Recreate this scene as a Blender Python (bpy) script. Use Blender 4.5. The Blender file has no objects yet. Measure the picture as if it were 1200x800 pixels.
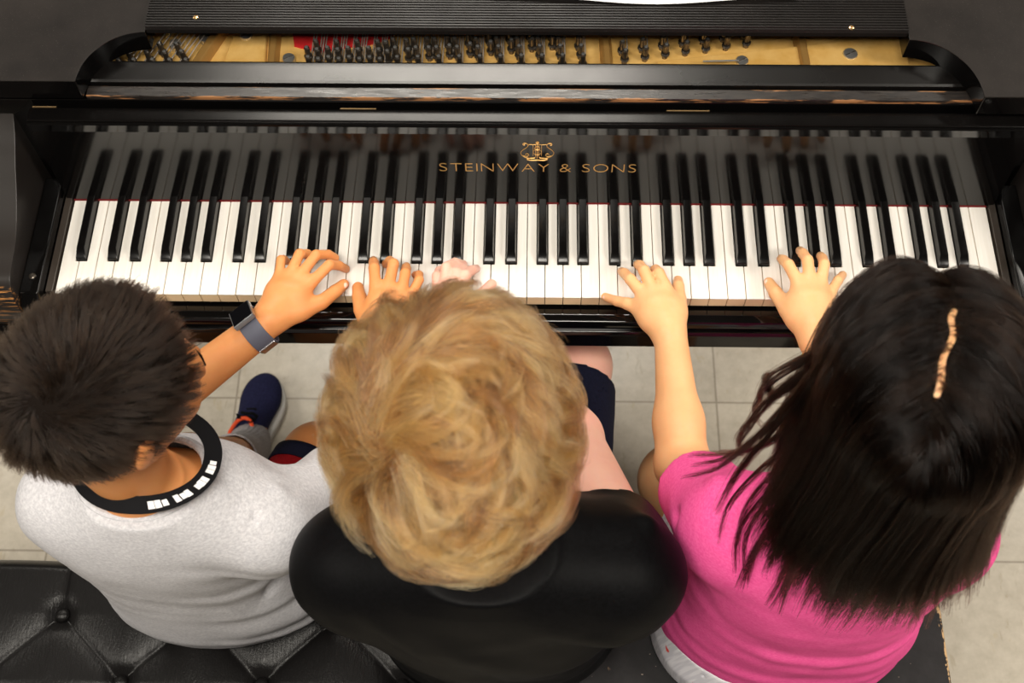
import bpy, bmesh, math, random
import numpy as np
from mathutils import Vector, Matrix
random.seed(7); rng = np.random.default_rng(7)
EXPOSURE = -0.6
SC = bpy.context.scene; COL = SC.collection; PI = math.pi
# ---------------------------------------------------------------- camera geometry
F_PX = 1405.5
CAM = np.array([.0049, -.7592, 2.0792])
def _rot(a, b, c):
    rx = np.array([[1,0,0],[0,math.cos(a),-math.sin(a)],[0,math.sin(a),math.cos(a)]])
    rz = lambda t: np.array([[math.cos(t),-math.sin(t),0],[math.sin(t),math.cos(t),0],[0,0,1]])
    return rz(c) @ rx @ rz(b)
CR = _rot(.4772, -.0201, .0328)
def at(x, y, z):
    "point of the place at height z seen at (x, y) of the photograph"
    r = CR @ np.array([(x-600)/F_PX, -(y-400)/F_PX, -1.0])
    return CAM + r*((z-CAM[2])/r[2])
def V(*a): return np.array(a, float)
# ---------------------------------------------------------------- object helpers
def tag(o, label=None, cat=None, group=None, kind=None):
    if label: o['label'] = label
    if cat: o['category'] = cat
    if group: o['group'] = group
    if kind: o['kind'] = kind
    return o
def empty(name, loc, label, cat, group=None):
    o = bpy.data.objects.new(name, None); COL.objects.link(o); o.location = loc
    o.empty_display_size = .05
    return tag(o, label, cat, group)
def link(name, me, mat=None, parent=None, smooth=False, angle=None):
    o = bpy.data.objects.new(name, me); COL.objects.link(o)
    if mat is not None:
        for m in (mat if isinstance(mat, (list, tuple)) else [mat]): me.materials.append(m)
    if smooth:
        me.polygons.foreach_set('use_smooth', [True]*len(me.polygons))
        if angle is not None:
            me.set_sharp_from_angle(angle=angle)
    if smooth and angle is not None: o.modifiers.new('normals', 'WEIGHTED_NORMAL').keep_sharp = True
    if parent is not None:
        o.parent = parent
        o.matrix_parent_inverse = Matrix.Translation(-parent.location) if parent.type == 'EMPTY' else Matrix.Identity(4)
    return o
class MB:
    def __init__(s): s.v = []; s.f = []; s.mi = []
    def add(s, v, f, mi=0):
        n = len(s.v); s.v += [tuple(map(float, p)) for p in v]
        s.f += [[i+n for i in q] for q in f]; s.mi += [mi]*len(f)
    def box(s, x0, x1, y0, y1, z0, z1, mi=0):
        s.add([(x0,y0,z0),(x1,y0,z0),(x1,y1,z0),(x0,y1,z0),(x0,y0,z1),(x1,y0,z1),(x1,y1,z1),(x0,y1,z1)],
              [(0,3,2,1),(4,5,6,7),(0,1,5,4),(1,2,6,5),(2,3,7,6),(3,0,4,7)], mi)
    def prism_x(s, prof, x0, x1, mi=0):
        "profile of (y, z) points, extruded from x0 to x1"
        n = len(prof); v = [(x0,y,z) for y,z in prof] + [(x1,y,z) for y,z in prof]
        s.add(v, [list(range(n))[::-1], list(range(n, 2*n))] + [(i,(i+1)%n,n+(i+1)%n,n+i) for i in range(n)], mi)
    def prism_z(s, out, z0, z1, mi=0):
        n = len(out); v = [(x,y,z0) for x,y in out] + [(x,y,z1) for x,y in out]
        s.add(v, [list(range(n))[::-1], list(range(n, 2*n))] + [(i,(i+1)%n,n+(i+1)%n,n+i) for i in range(n)], mi)
    def tube(s, pts, r, n=8, mi=0, closed=False, flat=1.0):
        pts = [V(*p) for p in pts]; m = len(pts); rr = r if hasattr(r, '__len__') else [r]*m
        rings = []; up = V(0,0,1)
        for i, p in enumerate(pts):
            a = pts[(i-1) % m] if closed or i > 0 else pts[i]
            b = pts[(i+1) % m] if closed or i < m-1 else pts[i]
            t = b-a; t = t/(np.linalg.norm(t)+1e-12)
            u = np.cross(t, up)
            if np.linalg.norm(u) < .05: u = np.cross(t, V(0,1,0))
            u /= np.linalg.norm(u); w = np.cross(u, t)
            rings.append([p + rr[i]*(math.cos(2*PI*k/n)*u + flat*math.sin(2*PI*k/n)*w) for k in range(n)])
        v = [q for g in rings for q in g]; f = []
        for i in range(m if closed else m-1):
            j = (i+1) % m
            for k in range(n): f.append((i*n+k, i*n+(k+1)%n, j*n+(k+1)%n, j*n+k))
        if not closed: f += [list(range(n))[::-1], [(m-1)*n+k for k in range(n)]]
        s.add(v, f, mi)
    def lathe(s, c, prof, n=20, mi=0):
        "profile of (r, z) points about the vertical through c"
        v = []; f = []; m = len(prof)
        for r, z in prof:
            for k in range(n): v.append((c[0]+r*math.cos(2*PI*k/n), c[1]+r*math.sin(2*PI*k/n), c[2]+z))
        for i in range(m-1):
            for k in range(n): f.append((i*n+k, i*n+(k+1)%n, (i+1)*n+(k+1)%n, (i+1)*n+k))
        f += [list(range(n))[::-1], [(m-1)*n+k for k in range(n)]]
        s.add(v, f, mi)
    def mesh(s, name='mesh', bevel=0, seg=2, recalc=True):
        me = bpy.data.meshes.new(name); me.from_pydata(s.v, [], s.f)
        me.polygons.foreach_set('material_index', s.mi)
        if bevel or recalc:
            bm = bmesh.new(); bm.from_mesh(me)
            bmesh.ops.recalc_face_normals(bm, faces=bm.faces)
            if bevel:
                e = [e for e in bm.edges if len(e.link_faces) == 2 and e.calc_face_angle(0) > .6]
                bmesh.ops.bevel(bm, geom=e, offset=bevel, segments=seg, affect='EDGES', profile=.5, clamp_overlap=True)
            bm.to_mesh(me); bm.free()
        me.update(); return me
    def build(s, name, mat, parent=None, bevel=0, seg=2, smooth=None):
        me = s.mesh(name, bevel, seg)
        return link(name, me, mat, parent, smooth=(bevel > 0 if smooth is None else smooth), angle=.7)
def boxo(name, b, mat, parent=None, bevel=0, seg=2):
    m = MB(); m.box(*b); return m.build(name, mat, parent, bevel, seg)
# ---------------------------------------------------------------- materials
class Mat:
    def __init__(s, name):
        s.m = bpy.data.materials.new(name); s.m.use_nodes = True; s.nt = s.m.node_tree
        s.b = s.nt.nodes['Principled BSDF']
    def n(s, t, **k):
        o = s.nt.nodes.new(t)
        for a, v in k.items():
            if a.startswith('i_'):
                key = a[2:]; key = int(key) if key.isdigit() else key.replace('_', ' ')
                o.inputs[key].default_value = v
            else: setattr(o, a, v)
        return o
    def l(s, a, b): s.nt.links.new(a, b)
    def set(s, **k):
        for a, v in k.items(): s.b.inputs[a.replace('_', ' ')].default_value = v
        return s
    def pos(s):
        return s.n('ShaderNodeNewGeometry').outputs['Position']
    def obj(s): return s.n('ShaderNodeTexCoord').outputs['Object']
    def mapping(s, vec, scale=(1,1,1), rot=(0,0,0)):
        m = s.n('ShaderNodeMapping'); m.inputs['Scale'].default_value = scale; m.inputs['Rotation'].default_value = rot
        s.l(vec, m.inputs['Vector']); return m.outputs[0]
    def noise(s, vec, scale, detail=2, rough=.5, dist=0):
        o = s.n('ShaderNodeTexNoise'); o.inputs['Scale'].default_value = scale; o.inputs['Detail'].default_value = detail
        o.inputs['Roughness'].default_value = rough; o.inputs['Distortion'].default_value = dist
        s.l(vec, o.inputs['Vector']); return o.outputs['Fac']
    def ramp(s, fac, stops):
        o = s.n('ShaderNodeValToRGB'); e = o.color_ramp.elements
        while len(e) < len(stops): e.new(.5)
        for q, (p, c) in zip(e, stops):
            q.position = p; q.color = (c, c, c, 1) if not hasattr(c, '__len__') else (*c, 1)
        s.l(fac, o.inputs[0]); return o.outputs['Color']
    def mix(s, fac, a, b):
        o = s.n('ShaderNodeMix', data_type='RGBA')
        for sock, v in ((o.inputs['Factor'], fac), (o.inputs[6], a), (o.inputs[7], b)):
            if isinstance(v, bpy.types.NodeSocket): s.l(v, sock)
            elif hasattr(v, '__len__'): sock.default_value = (*v, 1)
            else: sock.default_value = v
        return o.outputs[2]
    def math(s, op, a, b=None, c=None):
        o = s.n('ShaderNodeMath', operation=op)
        for i, v in enumerate((a, b, c)):
            if v is None: continue
            if isinstance(v, bpy.types.NodeSocket): s.l(v, o.inputs[i])
            else: o.inputs[i].default_value = v
        return o.outputs[0]
    def bump(s, h, strength=.3, dist=.001):
        o = s.n('ShaderNodeBump'); o.inputs['Strength'].default_value = strength; o.inputs['Distance'].default_value = dist
        s.l(h, o.inputs['Height']); s.l(o.outputs[0], s.b.inputs['Normal'])
def lin(r, g, b):
    f = lambda c: (c/255/12.92) if c/255 <= .04045 else ((c/255+.055)/1.055)**2.4
    return (f(r), f(g), f(b))
def plain(name, c, rough=.5, metal=0, **k):
    m = Mat(name); m.set(Base_Color=(*c, 1), Roughness=rough, Metallic=metal)
    for a, v in k.items(): m.b.inputs[a.replace('_', ' ')].default_value = v
    return m.m
M = {}
def mat_lacquer(name, rough=.1, dust=0., col=(.0022,.002,.002), spec=.5, nscale=18):
    m = Mat(name); m.set(Specular_IOR_Level=spec); p = m.pos()
    n = m.noise(p, nscale, 4, .6); sp = m.noise(p, 900, 1)
    r = m.ramp(n, [(.3, rough*.88), (.75, rough*1.15)])
    m.l(r, m.b.inputs['Roughness'])
    specks = m.ramp(sp, [(.70, 0), (.76, 1)])
    base = m.mix(m.math('MULTIPLY', specks, min(1, dust*2+.05)), (*col,), (.09,.08,.07))
    if dust > 0:
        big = m.ramp(m.noise(p, 6, 5, .65), [(.3, .25), (.8, 1)])
        base = m.mix(m.math('MULTIPLY', big, dust), base, (.034,.028,.025))
    m.l(base, m.b.inputs['Base Color'])
    return m.m
M['lacquer'] = mat_lacquer('black lacquer', .09)
M['fallboard'] = mat_lacquer('polished black lacquer', .10, spec=.43)
M['satin'] = mat_lacquer('dusty satin black', .26, .10, spec=.4, nscale=7)
M['lip'] = mat_lacquer('lip black', .2, .05, spec=.16)
M['shelf'] = mat_lacquer('dusty grey black', .5, .75, spec=.12)
def mat_worn():
    m = Mat('worn ebonised wood'); p = m.pos()
    sep = m.n('ShaderNodeSeparateXYZ'); m.l(p, sep.inputs[0])
    streak = m.noise(m.mapping(p, (30, 260, 260)), 1, 4, .7)
    big = m.noise(m.mapping(p, (14, 60, 60)), 1, 2, .5)
    # wood shows along the front edge and its chips
    edge = m.n('ShaderNodeMapRange'); edge.inputs[1].default_value = .1805; edge.inputs[2].default_value = .1835
    edge.inputs[3].default_value = .16; edge.inputs[4].default_value = 0; m.l(sep.outputs[1], edge.inputs[0])
    back = m.n('ShaderNodeMapRange'); back.inputs[1].default_value = .1925; back.inputs[2].default_value = .1945
    back.inputs[3].default_value = 0; back.inputs[4].default_value = .10; m.l(sep.outputs[1], back.inputs[0])
    s = m.math('ADD', m.math('ADD', m.math('MULTIPLY', streak, .55), m.math('MULTIPLY', big, .45)), m.math('ADD', edge.outputs[0], back.outputs[0]))
    w = m.ramp(s, [(.64, 0), (.70, 1)])
    d = m.ramp(m.noise(m.mapping(p, (60, 400, 400)), 1, 4, .7), [(.35, .0), (.7, .7)])
    base = m.mix(d, (.006,.005,.005), (.035,.027,.022))
    m.l(m.mix(w, base, (.30,.14,.055)), m.b.inputs['Base Color'])
    m.l(m.ramp(streak, [(.3, .22), (.7, .45)]), m.b.inputs['Roughness'])
    return m.m
M['worn'] = mat_worn()
def mat_gold():
    m = Mat('gilded cast iron'); p = m.pos()
    g = m.noise(p, 40, 4, .6)
    m.l(m.mix(m.ramp(g, [(.3, 0), (.7, 1)]), (.74,.42,.105), (.88,.56,.19)), m.b.inputs['Base Color'])
    m.set(Metallic=.35, Roughness=.38); m.bump(m.noise(p, 260, 3), .25, .0006); return m.m
M['gold'] = mat_gold()
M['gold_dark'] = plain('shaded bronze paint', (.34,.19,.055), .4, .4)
M['decal'] = plain('gold decal', (.62,.36,.12), .4, .6)
M['brass'] = plain('brass', (.75,.5,.25), .25, .9)
M['steel'] = plain('blued steel pin', (.10,.085,.07), .32, .85)
M['bright'] = plain('bright screw steel', (.55,.55,.54), .35, .9)
M['string'] = plain('steel string', (.42,.37,.32), .45, .5)
M['felt_red'] = plain('red felt', lin(185,20,22), .95)
M['felt_dark'] = plain('dark red felt', lin(105,8,10), .95)
M['groove'] = mat_lacquer('grooved ledge black', .36, .3, spec=.25)
def mat_ivory():
    m = Mat('white key covering'); p = m.pos()
    n = m.noise(m.mapping(p, (240, 14, 60)), 1, 4, .6)
    m.l(m.mix(m.ramp(n, [(.3, 0), (.75, 1)]), (.88,.85,.80), (.80,.76,.69)), m.b.inputs['Base Color'])
    m.set(Roughness=.22); return m.m
M['ivory'] = mat_ivory()
M['keywood'] = plain('aged key front', lin(226,200,160), .5)
M['ebony'] = mat_lacquer('ebony key', .22, .05, spec=.35)
M['paper'] = plain('white paper', (.85,.86,.88), .8)
M['stripwood'] = plain('edge strip', (.04,.032,.026), .25)
# ---------------------------------------------------------------- the room
T = .3048; OX, OY = -.5548, .1887
def mat_floor():
    m = Mat('speckled vinyl tile'); p = m.pos()
    sep = m.n('ShaderNodeSeparateXYZ'); m.l(p, sep.inputs[0])
    u = m.math('DIVIDE', m.math('SUBTRACT', sep.outputs[0], OX), T); v = m.math('DIVIDE', m.math('SUBTRACT', sep.outputs[1], OY), T)
    def dist(a):
        fr = m.math('FRACT', a); return m.math('MINIMUM', fr, m.math('SUBTRACT', 1, fr))
    d = m.math('MINIMUM', dist(u), dist(v))
    joint = m.ramp(d, [(.003, 1), (.0075, 0)])
    comb = m.n('ShaderNodeCombineXYZ'); m.l(m.math('FLOOR', u), comb.inputs[0]); m.l(m.math('FLOOR', v), comb.inputs[1])
    wn = m.n('ShaderNodeTexWhiteNoise', noise_dimensions='3D'); m.l(comb.outputs[0], wn.inputs[0])
    vadd = m.n('ShaderNodeVectorMath', operation='MULTIPLY_ADD'); m.l(wn.outputs['Color'], vadd.inputs[0])
    vadd.inputs[1].default_value = (7, 7, 7); m.l(p, vadd.inputs[2]); q = vadd.outputs[0]
    f1 = m.ramp(m.noise(m.mapping(q, (75, 24, 1), (0,0,.3)), 1, 3, .6, .6), [(.62, 0), (.69, 1)])
    f2 = m.ramp(m.noise(m.mapping(q, (45, 17, 1), (0,0,-.35)), 1, 3, .6, .5), [(.64, 0), (.69, 1)])
    mot = m.ramp(m.noise(q, 38, 5, .7), [(.3, 0), (.7, 1)])
    c = m.mix(mot, (.44,.395,.32), (.56,.51,.425))
    c = m.mix(m.math('MULTIPLY', f2, .55), c, (.46,.39,.27))
    c = m.mix(m.math('MULTIPLY', f1, .5), c, (.36,.30,.215))
    tint = m.ramp(wn.outputs['Value'], [(0, .93), (1, 1.0)])
    mx = m.n('ShaderNodeMix', data_type='RGBA', blend_type='MULTIPLY'); mx.inputs['Factor'].default_value = 1
    m.l(c, mx.inputs[6]); m.l(tint, mx.inputs[7])
    c = m.mix(m.math('MULTIPLY', joint, .7), mx.outputs[2], (.16,.13,.095))
    m.l(c, m.b.inputs['Base Color']); m.set(Roughness=.28); m.bump(m.noise(p, 60, 3), .08, .002)
    return m.m
def struct(name, b, mat):
    o = boxo(name, b, mat); o['kind'] = 'structure'; return o
RX0, RX1, RY0, RY1, RH = -3.2, 3.2, -3.0, 3.6, 2.75
wallm = plain('painted wall', (.06,.056,.052), .8)
struct('floor', (RX0, RX1, RY0, RY1, -.05, 0), mat_floor())
ceil_m = plain('ceiling tile', (.09,.085,.08), .9)
struct('ceiling', (RX0, RX1, RY0, RY1, RH, RH+.05), ceil_m)
struct('wall_left', (RX0-.1, RX0, RY0, RY1, 0, RH), wallm)
struct('wall_right', (RX1, RX1+.1, RY0, RY1, 0, RH), wallm)
struct('wall_back', (RX0-.1, RX1+.1, RY1, RY1+.1, 0, RH), wallm)
struct('wall_front', (RX0-.1, RX1+.1, RY0-.1, RY0, 0, RH), wallm)
# fluorescent troffers in the ceiling
LP = [(-.25, 1.65, 78), (2.1, 1.45, 50), (-2.6, 1.65, 40), (-.3, -.95, 86), (2.1, -.95, 112), (-2.6, -.95, 65)]
LP_SCALE = 1.0
frame_m = plain('troffer frame', (.75,.75,.75), .4)
for i, (x, y, w) in enumerate(LP):
    L = bpy.data.lights.new('troffer_light', 'AREA'); L.shape = 'RECTANGLE'; L.size = 1.18; L.size_y = .56
    L.energy = w*LP_SCALE; L.color = (1, .935, .83)
    lo = bpy.data.objects.new('troffer_light', L); COL.objects.link(lo); lo.location = (x, y, RH-.025)
SC.world = bpy.data.worlds.new('room air'); SC.world.use_nodes = True
SC.world.node_tree.nodes['Background'].inputs[0].default_value = (.9,.95,1,1)
SC.world.node_tree.nodes['Background'].inputs[1].default_value = .0
# ---------------------------------------------------------------- the grand piano
P = empty('grand_piano', (0, .3, 0), 'black grand piano, its lid front open over gilded frame and tuning pins', 'piano')
LQ = M['lacquer']
KZ, PITCH, KX0 = .735, 1.222/52, -.611
# black keys: after which white, and sideways shift
names = 'ABCDEFG'; whites = [names[i % 7] for i in range(52)]
shift = {'A': .0026, 'C': -.0028, 'D': .0028, 'F': -.0034, 'G': 0.}
blacks = []
for i, n in enumerate(whites[:-1]):
    if n in shift: blacks.append((i, KX0+(i+1)*PITCH+shift[n]))
bx = dict(blacks); BW = .0137; KB = .1455; BF = .0495
down_w = {18: 1, 31: 1}; down_b = {31: 1}
def tilt(o, deg, y=.30, z=.72):
    pass
def key_down(v, amt):
    return [(x, y, z-amt*max(0, 1-y/.22)) for x, y, z in v]
for i, n in enumerate(whites):
    x0 = KX0+i*PITCH+.0005; x1 = KX0+(i+1)*PITCH-.0005
    l = bx[i-1]+BW/2+.0008 if (i-1) in bx else x0
    r = bx[i]-BW/2-.0008 if i in bx else x1
    l = max(l, x0); r = min(r, x1)
    out = [(x0, 0), (x1, 0), (x1, BF-.001)]
    if r < x1: out += [(r, BF-.001)]
    out += [(r, KB), (l, KB)]
    if l > x0: out += [(l, BF-.001)]
    out += [(x0, BF-.001)]
    o2 = []
    for q in out:
        if not o2 or abs(q[0]-o2[-1][0])+abs(q[1]-o2[-1][1]) > 1e-6: o2.append(q)
    m = MB(); m.prism_z(o2, KZ-.0025, KZ)
    if i in down_w: m.v = key_down(m.v, .003)
    k = m.build('white_key', M['ivory'], P, bevel=.0005, seg=1)
    m = MB(); m.prism_z([(x, max(y, .0012)) for x, y in o2], KZ-.021, KZ-.0025)
    if i in down_w: m.v = key_down(m.v, .003)
    b = m.build('key_front', M['keywood'], k); b['label'] = 'tan wooden key front'
for i, x in blacks:
    m = MB(); h = .0115; w0, w1 = BW/2, .0050
    y0, y1 = BF, KB; ysl = BF+.013
    v = [(x-w0,y0,KZ-.003),(x+w0,y0,KZ-.003),(x+w0,y1,KZ-.003),(x-w0,y1,KZ-.003),
         (x-w0*.97,y0+.0005,KZ+.0035),(x+w0*.97,y0+.0005,KZ+.0035),(x+w1,ysl,KZ+h),(x-w1,ysl,KZ+h),(x+w1,y1,KZ+h),(x-w1,y1,KZ+h)]
    f = [(0,3,2,1),(0,1,5,4),(4,5,6,7),(7,6,8,9),(2,3,9,8),(1,2,8,6,5),(0,4,7,9,3)]
    m.add(key_down(v, .003) if i in down_b else v, f)
    m.build('black_key', M['ebony'], P, bevel=.0009, seg=2)
# felt strip under the fallboard
boxo('key_felt', (-.611, .611, .1430, .1450, KZ-.004, KZ+.0018), M['felt_dark'], P)
# bed, slip and blocks
m = MB(); m.prism_x([(-.033,.662),(-.033,.693),(-.029,.697),(.5,.697),(.5,.662)], -.735, .735)
m.build('keybed', LQ, P, bevel=.0012)
m = MB(); m.prism_x([(-.026,.697),(-.026,.708),(-.0235,.7135),(-.018,.716),(-.011,.7155),(-.004,.712),(-.0025,.708),(-.0025,.697)], -.6135, .6135)
m.build('key_slip', LQ, P, smooth=True)
for s in (-1, 1):
    m = MB(); a, b = sorted((s*.6125, s*.6215))
    m.box(a, b, -.0005, .160, .700, .7405); m.build('end_strip', M['stripwood'], P, bevel=.001)
    a, b = sorted((s*.6225, s*.6470))
    m = MB(); m.prism_x([(-.026,.697),(-.026,.742),(-.012,.757),(.165,.757),(.165,.697)], a, b)
    kb = m.build('key_block', LQ, P, bevel=.0022, seg=3)
    m = MB(); m.lathe((s*.634, .012, .757), [(.0045,0),(.0045,.0012),(.0030,.0022),(.0002,.0024)], 16); m.build('screw', M['bright'] if s > 0 else M['steel'], kb)
# arms with their scroll profile
prof = [(-.026,.697),(-.030,.735),(-.026,.766),(-.012,.785),(.008,.790),(.045,.792),(.094,.817),(.129,.842),(.157,.857),(.19,.885),(.19,.905),(.6,.905),(.6,.697)]
def sm(pts, k=2, keep=2):
    for _ in range(k):
        q = [pts[0]]
        for a, b in zip(pts[:-1], pts[1:]):
            q += [(a[0]*.75+b[0]*.25, a[1]*.75+b[1]*.25), (a[0]*.25+b[0]*.75, a[1]*.25+b[1]*.75)]
        q.append(pts[-1]); pts = q
    return pts
def mat_arm():
    m = Mat('arm lacquer with bare edge'); p = m.pos()
    sep = m.n('ShaderNodeSeparateXYZ'); m.l(p, sep.inputs[0])
    r = m.n('ShaderNodeMapRange'); m.l(sep.outputs[1], r.inputs[0])
    r.inputs[1].default_value = -.016; r.inputs[2].default_value = -.006; r.inputs[3].default_value = .09; r.inputs[4].default_value = -.3
    st = m.noise(m.mapping(p, (20, 420, 420)), 1, 3, .6)
    w = m.ramp(m.math('ADD', st, r.outputs[0]), [(.66, 0), (.70, 1)])
    m.l(m.mix(w, (.020,.017,.0155), (.42,.19,.06)), m.b.inputs['Base Color']); m.set(Roughness=.33, Specular_IOR_Level=.2); return m.m
MA = mat_arm()
for s in (-1, 1):
    a, b = sorted((s*.6480, s*.735))
    m = MB(); m.prism_x(sm(prof[:11], 2)+prof[11:], a, b)
    m.build('case_arm', MA, P, bevel=.0015)
# fallboard
fy0, fz0, fy1, fz1 = .1432, .7395, .1520, .8750
m = MB(); m.prism_x([(fy0,fz0),(fy1,fz1),(fy1-.0020,.8905),(fy1-.0008,.8925),(.1560,.8932),(.1725,.8932),(.1725,.8840),(.168,.876),(.154,.7395)], -.6195, .6195)
FB = m.build('fallboard', M['fallboard'], P, smooth=False)
m = MB(); m.prism_x([(.1535,.8928),(.1535,.8945),(.1568,.8955),(.1735,.8950),(.1735,.8928)], -.6195, .6195)
m.build('fallboard_lip', M['lip'], FB, bevel=.0006)
# name and emblem
tn = math.atan2(fy1-fy0, fz1-fz0)
def on_board(u, w, off=.0004):
    "u along x, w up the board from its foot"
    t = V(0, math.sin(tn), math.cos(tn)); nrm = V(0, -math.cos(tn), math.sin(tn))
    return V(u, fy0, fz0) + w*t + off*nrm
def text_mesh(body, size, xscale, spacing=1.0):
    cu = bpy.data.curves.new('lettering', 'FONT'); cu.body = body; cu.size = size; cu.extrude = .0002; cu.space_character = spacing
    cu.space_word = 1.0; cu.offset = -.0006
    o = bpy.data.objects.new('tmp', cu); COL.objects.link(o)
    bpy.context.view_layer.update()
    dg = bpy.context.evaluated_depsgraph_get(); me = bpy.data.meshes.new_from_object(o.evaluated_get(dg))
    bpy.data.objects.remove(o); return me
def place_text(chars, x0, x1, w, size, parent):
    "letters set one by one between x0 and x1"
    ms = []; tot = 0
    for c in chars:
        me = text_mesh(c, size, 1) if c != ' ' else None
        if me: xs = [v.co.x for v in me.vertices]; wd = (max(xs)-min(xs))*1.18; mn = min(xs)
        else: wd, mn = size*.2, 0
        ms.append((me, wd, mn)); tot += wd
    gap = (x1-x0-tot)/(len(chars)-1); x = x0; mb = MB()
    for me, wd, mn in ms:
        if me: mb.add([on_board(x+(v.co.x-mn)*1.18, w+v.co.y, .0003+v.co.z) for v in me.vertices], [list(p.vertices) for p in me.polygons])
        x += wd+gap
    return mb.build('lettering', M['decal'], parent, smooth=False)
def w_of(px, py):
    r = CR @ np.array([(px-600)/F_PX, -(py-400)/F_PX, -1.0]); t = V(0, math.sin(tn), math.cos(tn)); nrm = V(0, -math.cos(tn), math.sin(tn))
    B = V(0, fy0, fz0); k = nrm.dot(B-CAM)/nrm.dot(r); q = CAM+r*k-B; return q[0], q.dot(t)
xa, wb = w_of(515, 201); xb, wt = w_of(746, 191)
place_text('STEINWAY & SONS', xa, xb, w_of(630, 201)[1], (w_of(630, 190.5)[1]-w_of(630, 201)[1])/.76, FB)
cx, cw = w_of(629.5, 187); ch = w_of(629.5, 165.5)[1]-cw; S = ch/22.
def ly(pts, r=.00055, mir=True, parent=None, mb=None):
    for s in ((1, -1) if mir else (1,)):
        mb.tube([on_board(cx+s*a*S, cw+b*S, .0004) for a, b in pts], r, 6, flat=.4)
mb = MB()
def arc(cx_, cy_, r, a0, a1, n=10): return [(cx_+r*math.cos(a0+(a1-a0)*i/n), cy_+r*math.sin(a0+(a1-a0)*i/n)) for i in range(n+1)]
ly(sm([(1.5,3),(6,1.5),(11,4),(13.5,8),(11.5,12),(8,15),(7,18),(9,20.3),(11.5,19.5),(11,17.8),(9.8,18)], 2), .0008, mb=mb)
ly(sm([(11,5),(8,4),(6,6),(8,8),(9.5,6.5)], 2), .0006, mb=mb)
ly([(0,19),(3.5,18.2),(7.2,18.6)], .0005, mb=mb)
ly([(1.3,4),(1.3,18)], .0003, mb=mb); ly([(3.3,5),(3.3,17.5)], .0003, mb=mb)
ly([(0,2),(0,21)], .0005, mir=False, mb=mb)
ly(arc(0, 9.5, 3.2, -PI/2, PI/2), .0006, mb=mb); ly(arc(0, 14, 2.1, -PI/2, PI/2), .0005, mb=mb)
ly(sm([(0,0),(5,-.5),(9,.8),(6,2.2),(2,2.5)], 2), .0009, mb=mb); ly(arc(0, 20.8, .9, -PI/2, PI/2, 6), .0009, mb=mb)
mb.build('lyre_emblem', M['decal'], FB)
# stretcher: worn front ledge, groove, dusty top
m = MB(); m.prism_x([(.1800,.80),(.1800,.9085),(.1808,.9100),(.1945,.9105),(.1960,.9095),(.1965,.80)], -.545, .545); m.build('front_ledge', M['worn'], P, smooth=False)
m = MB(); m.prism_x([(.1965,.80),(.1965,.9045),(.2000,.9045),(.2005,.9120),(.2030,.9140),(.2300,.9145),(.2330,.9130),(.2335,.80)], -.56, .56)
m.build('stretcher', M['satin'], P, smooth=False)
m = MB(); m.box(-.735, .735, .1790, .2000, .70, .9045); m.build('front_rail', LQ, P, bevel=.001)
for x0, x1 in ((38, 66), (399, 441), (781, 831), (1150, 1178)):
    a, b = at(x0, 127, .889), at(x1, 127, .889); m = MB(); m.tube([(a[0], .1792, .8895), (b[0], .1792, .8895)], .0013, 8); m.build('hinge', M['brass'], P, smooth=True)
# desk shelves with their quarter curves, over the case sides
def shelf(s, cy, cxn, iy, ix):
    n = 18
    crv = [(ix + (cxn-ix)*math.cos(PI/2*k/n), iy + (cy-iy)*math.sin(PI/2*(1-k/n)) if False else cy + (iy-cy)*math.sin(PI/2*k/n)) for k in range(n+1)]
    out = [(s*.735, cy)] + [(s*abs(x), y) for x, y in crv] + [(s*ix, .62), (s*.735, .62)]
    m = MB(); m.prism_z(out, .912, .9445, 0)
    o = m.build('desk_shelf', [M['shelf'], LQ], P, bevel=.0011, seg=2)
    for f in o.data.polygons: f.material_index = 0 if f.normal.z > .5 else 1
    return o
shelf(-1, .1745, .546, .252, .4735); shelf(1, .1590, .541, .246, .4640)
for s in (-1, 1):
    a, b = sorted((s*.56, s*.735)); m = MB(); m.box(a, b, .2, .62, .662, .912); m.build('case_side', LQ, P, bevel=.001)
# iron plate and what stands on it
PZ = .874
PL = boxo('iron_plate', (-.56, .56, .2335, .62, PZ-.02, PZ), M['gold'], P)
def xy(px, py, z=PZ): q = at(px, py, z); return q[0], q[1]
def strut(px0, px1, w0, w1, h=.012, name='plate_strut'):
    (xa, ya), (xb, yb) = xy(px0, 76), xy(px1, 34)
    yb2 = .42; xb2 = xa+(xb-xa)*(yb2-ya)/(yb-ya); xa2 = xa+(xb-xa)*(.2345-ya)/(yb-ya)
    m = MB(); v = []
    for (x, y, w) in ((xa2, .2345, w0), (xb2, yb2, w1)):
        v += [(x-w, y, PZ-.001), (x-w*.45, y, PZ+h), (x+w*.45, y, PZ+h), (x+w, y, PZ-.001)]
    m.add(v, [(0,1,2,3),(7,6,5,4),(0,4,5,1),(1,5,6,2),(2,6,7,3),(3,7,4,0)])
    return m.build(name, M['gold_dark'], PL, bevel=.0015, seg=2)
strut(234, 262, .011, .013); strut(320, 324, .008, .009); strut(711, 708, .0085, .0085); strut(942, 934, .009, .010)
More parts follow.
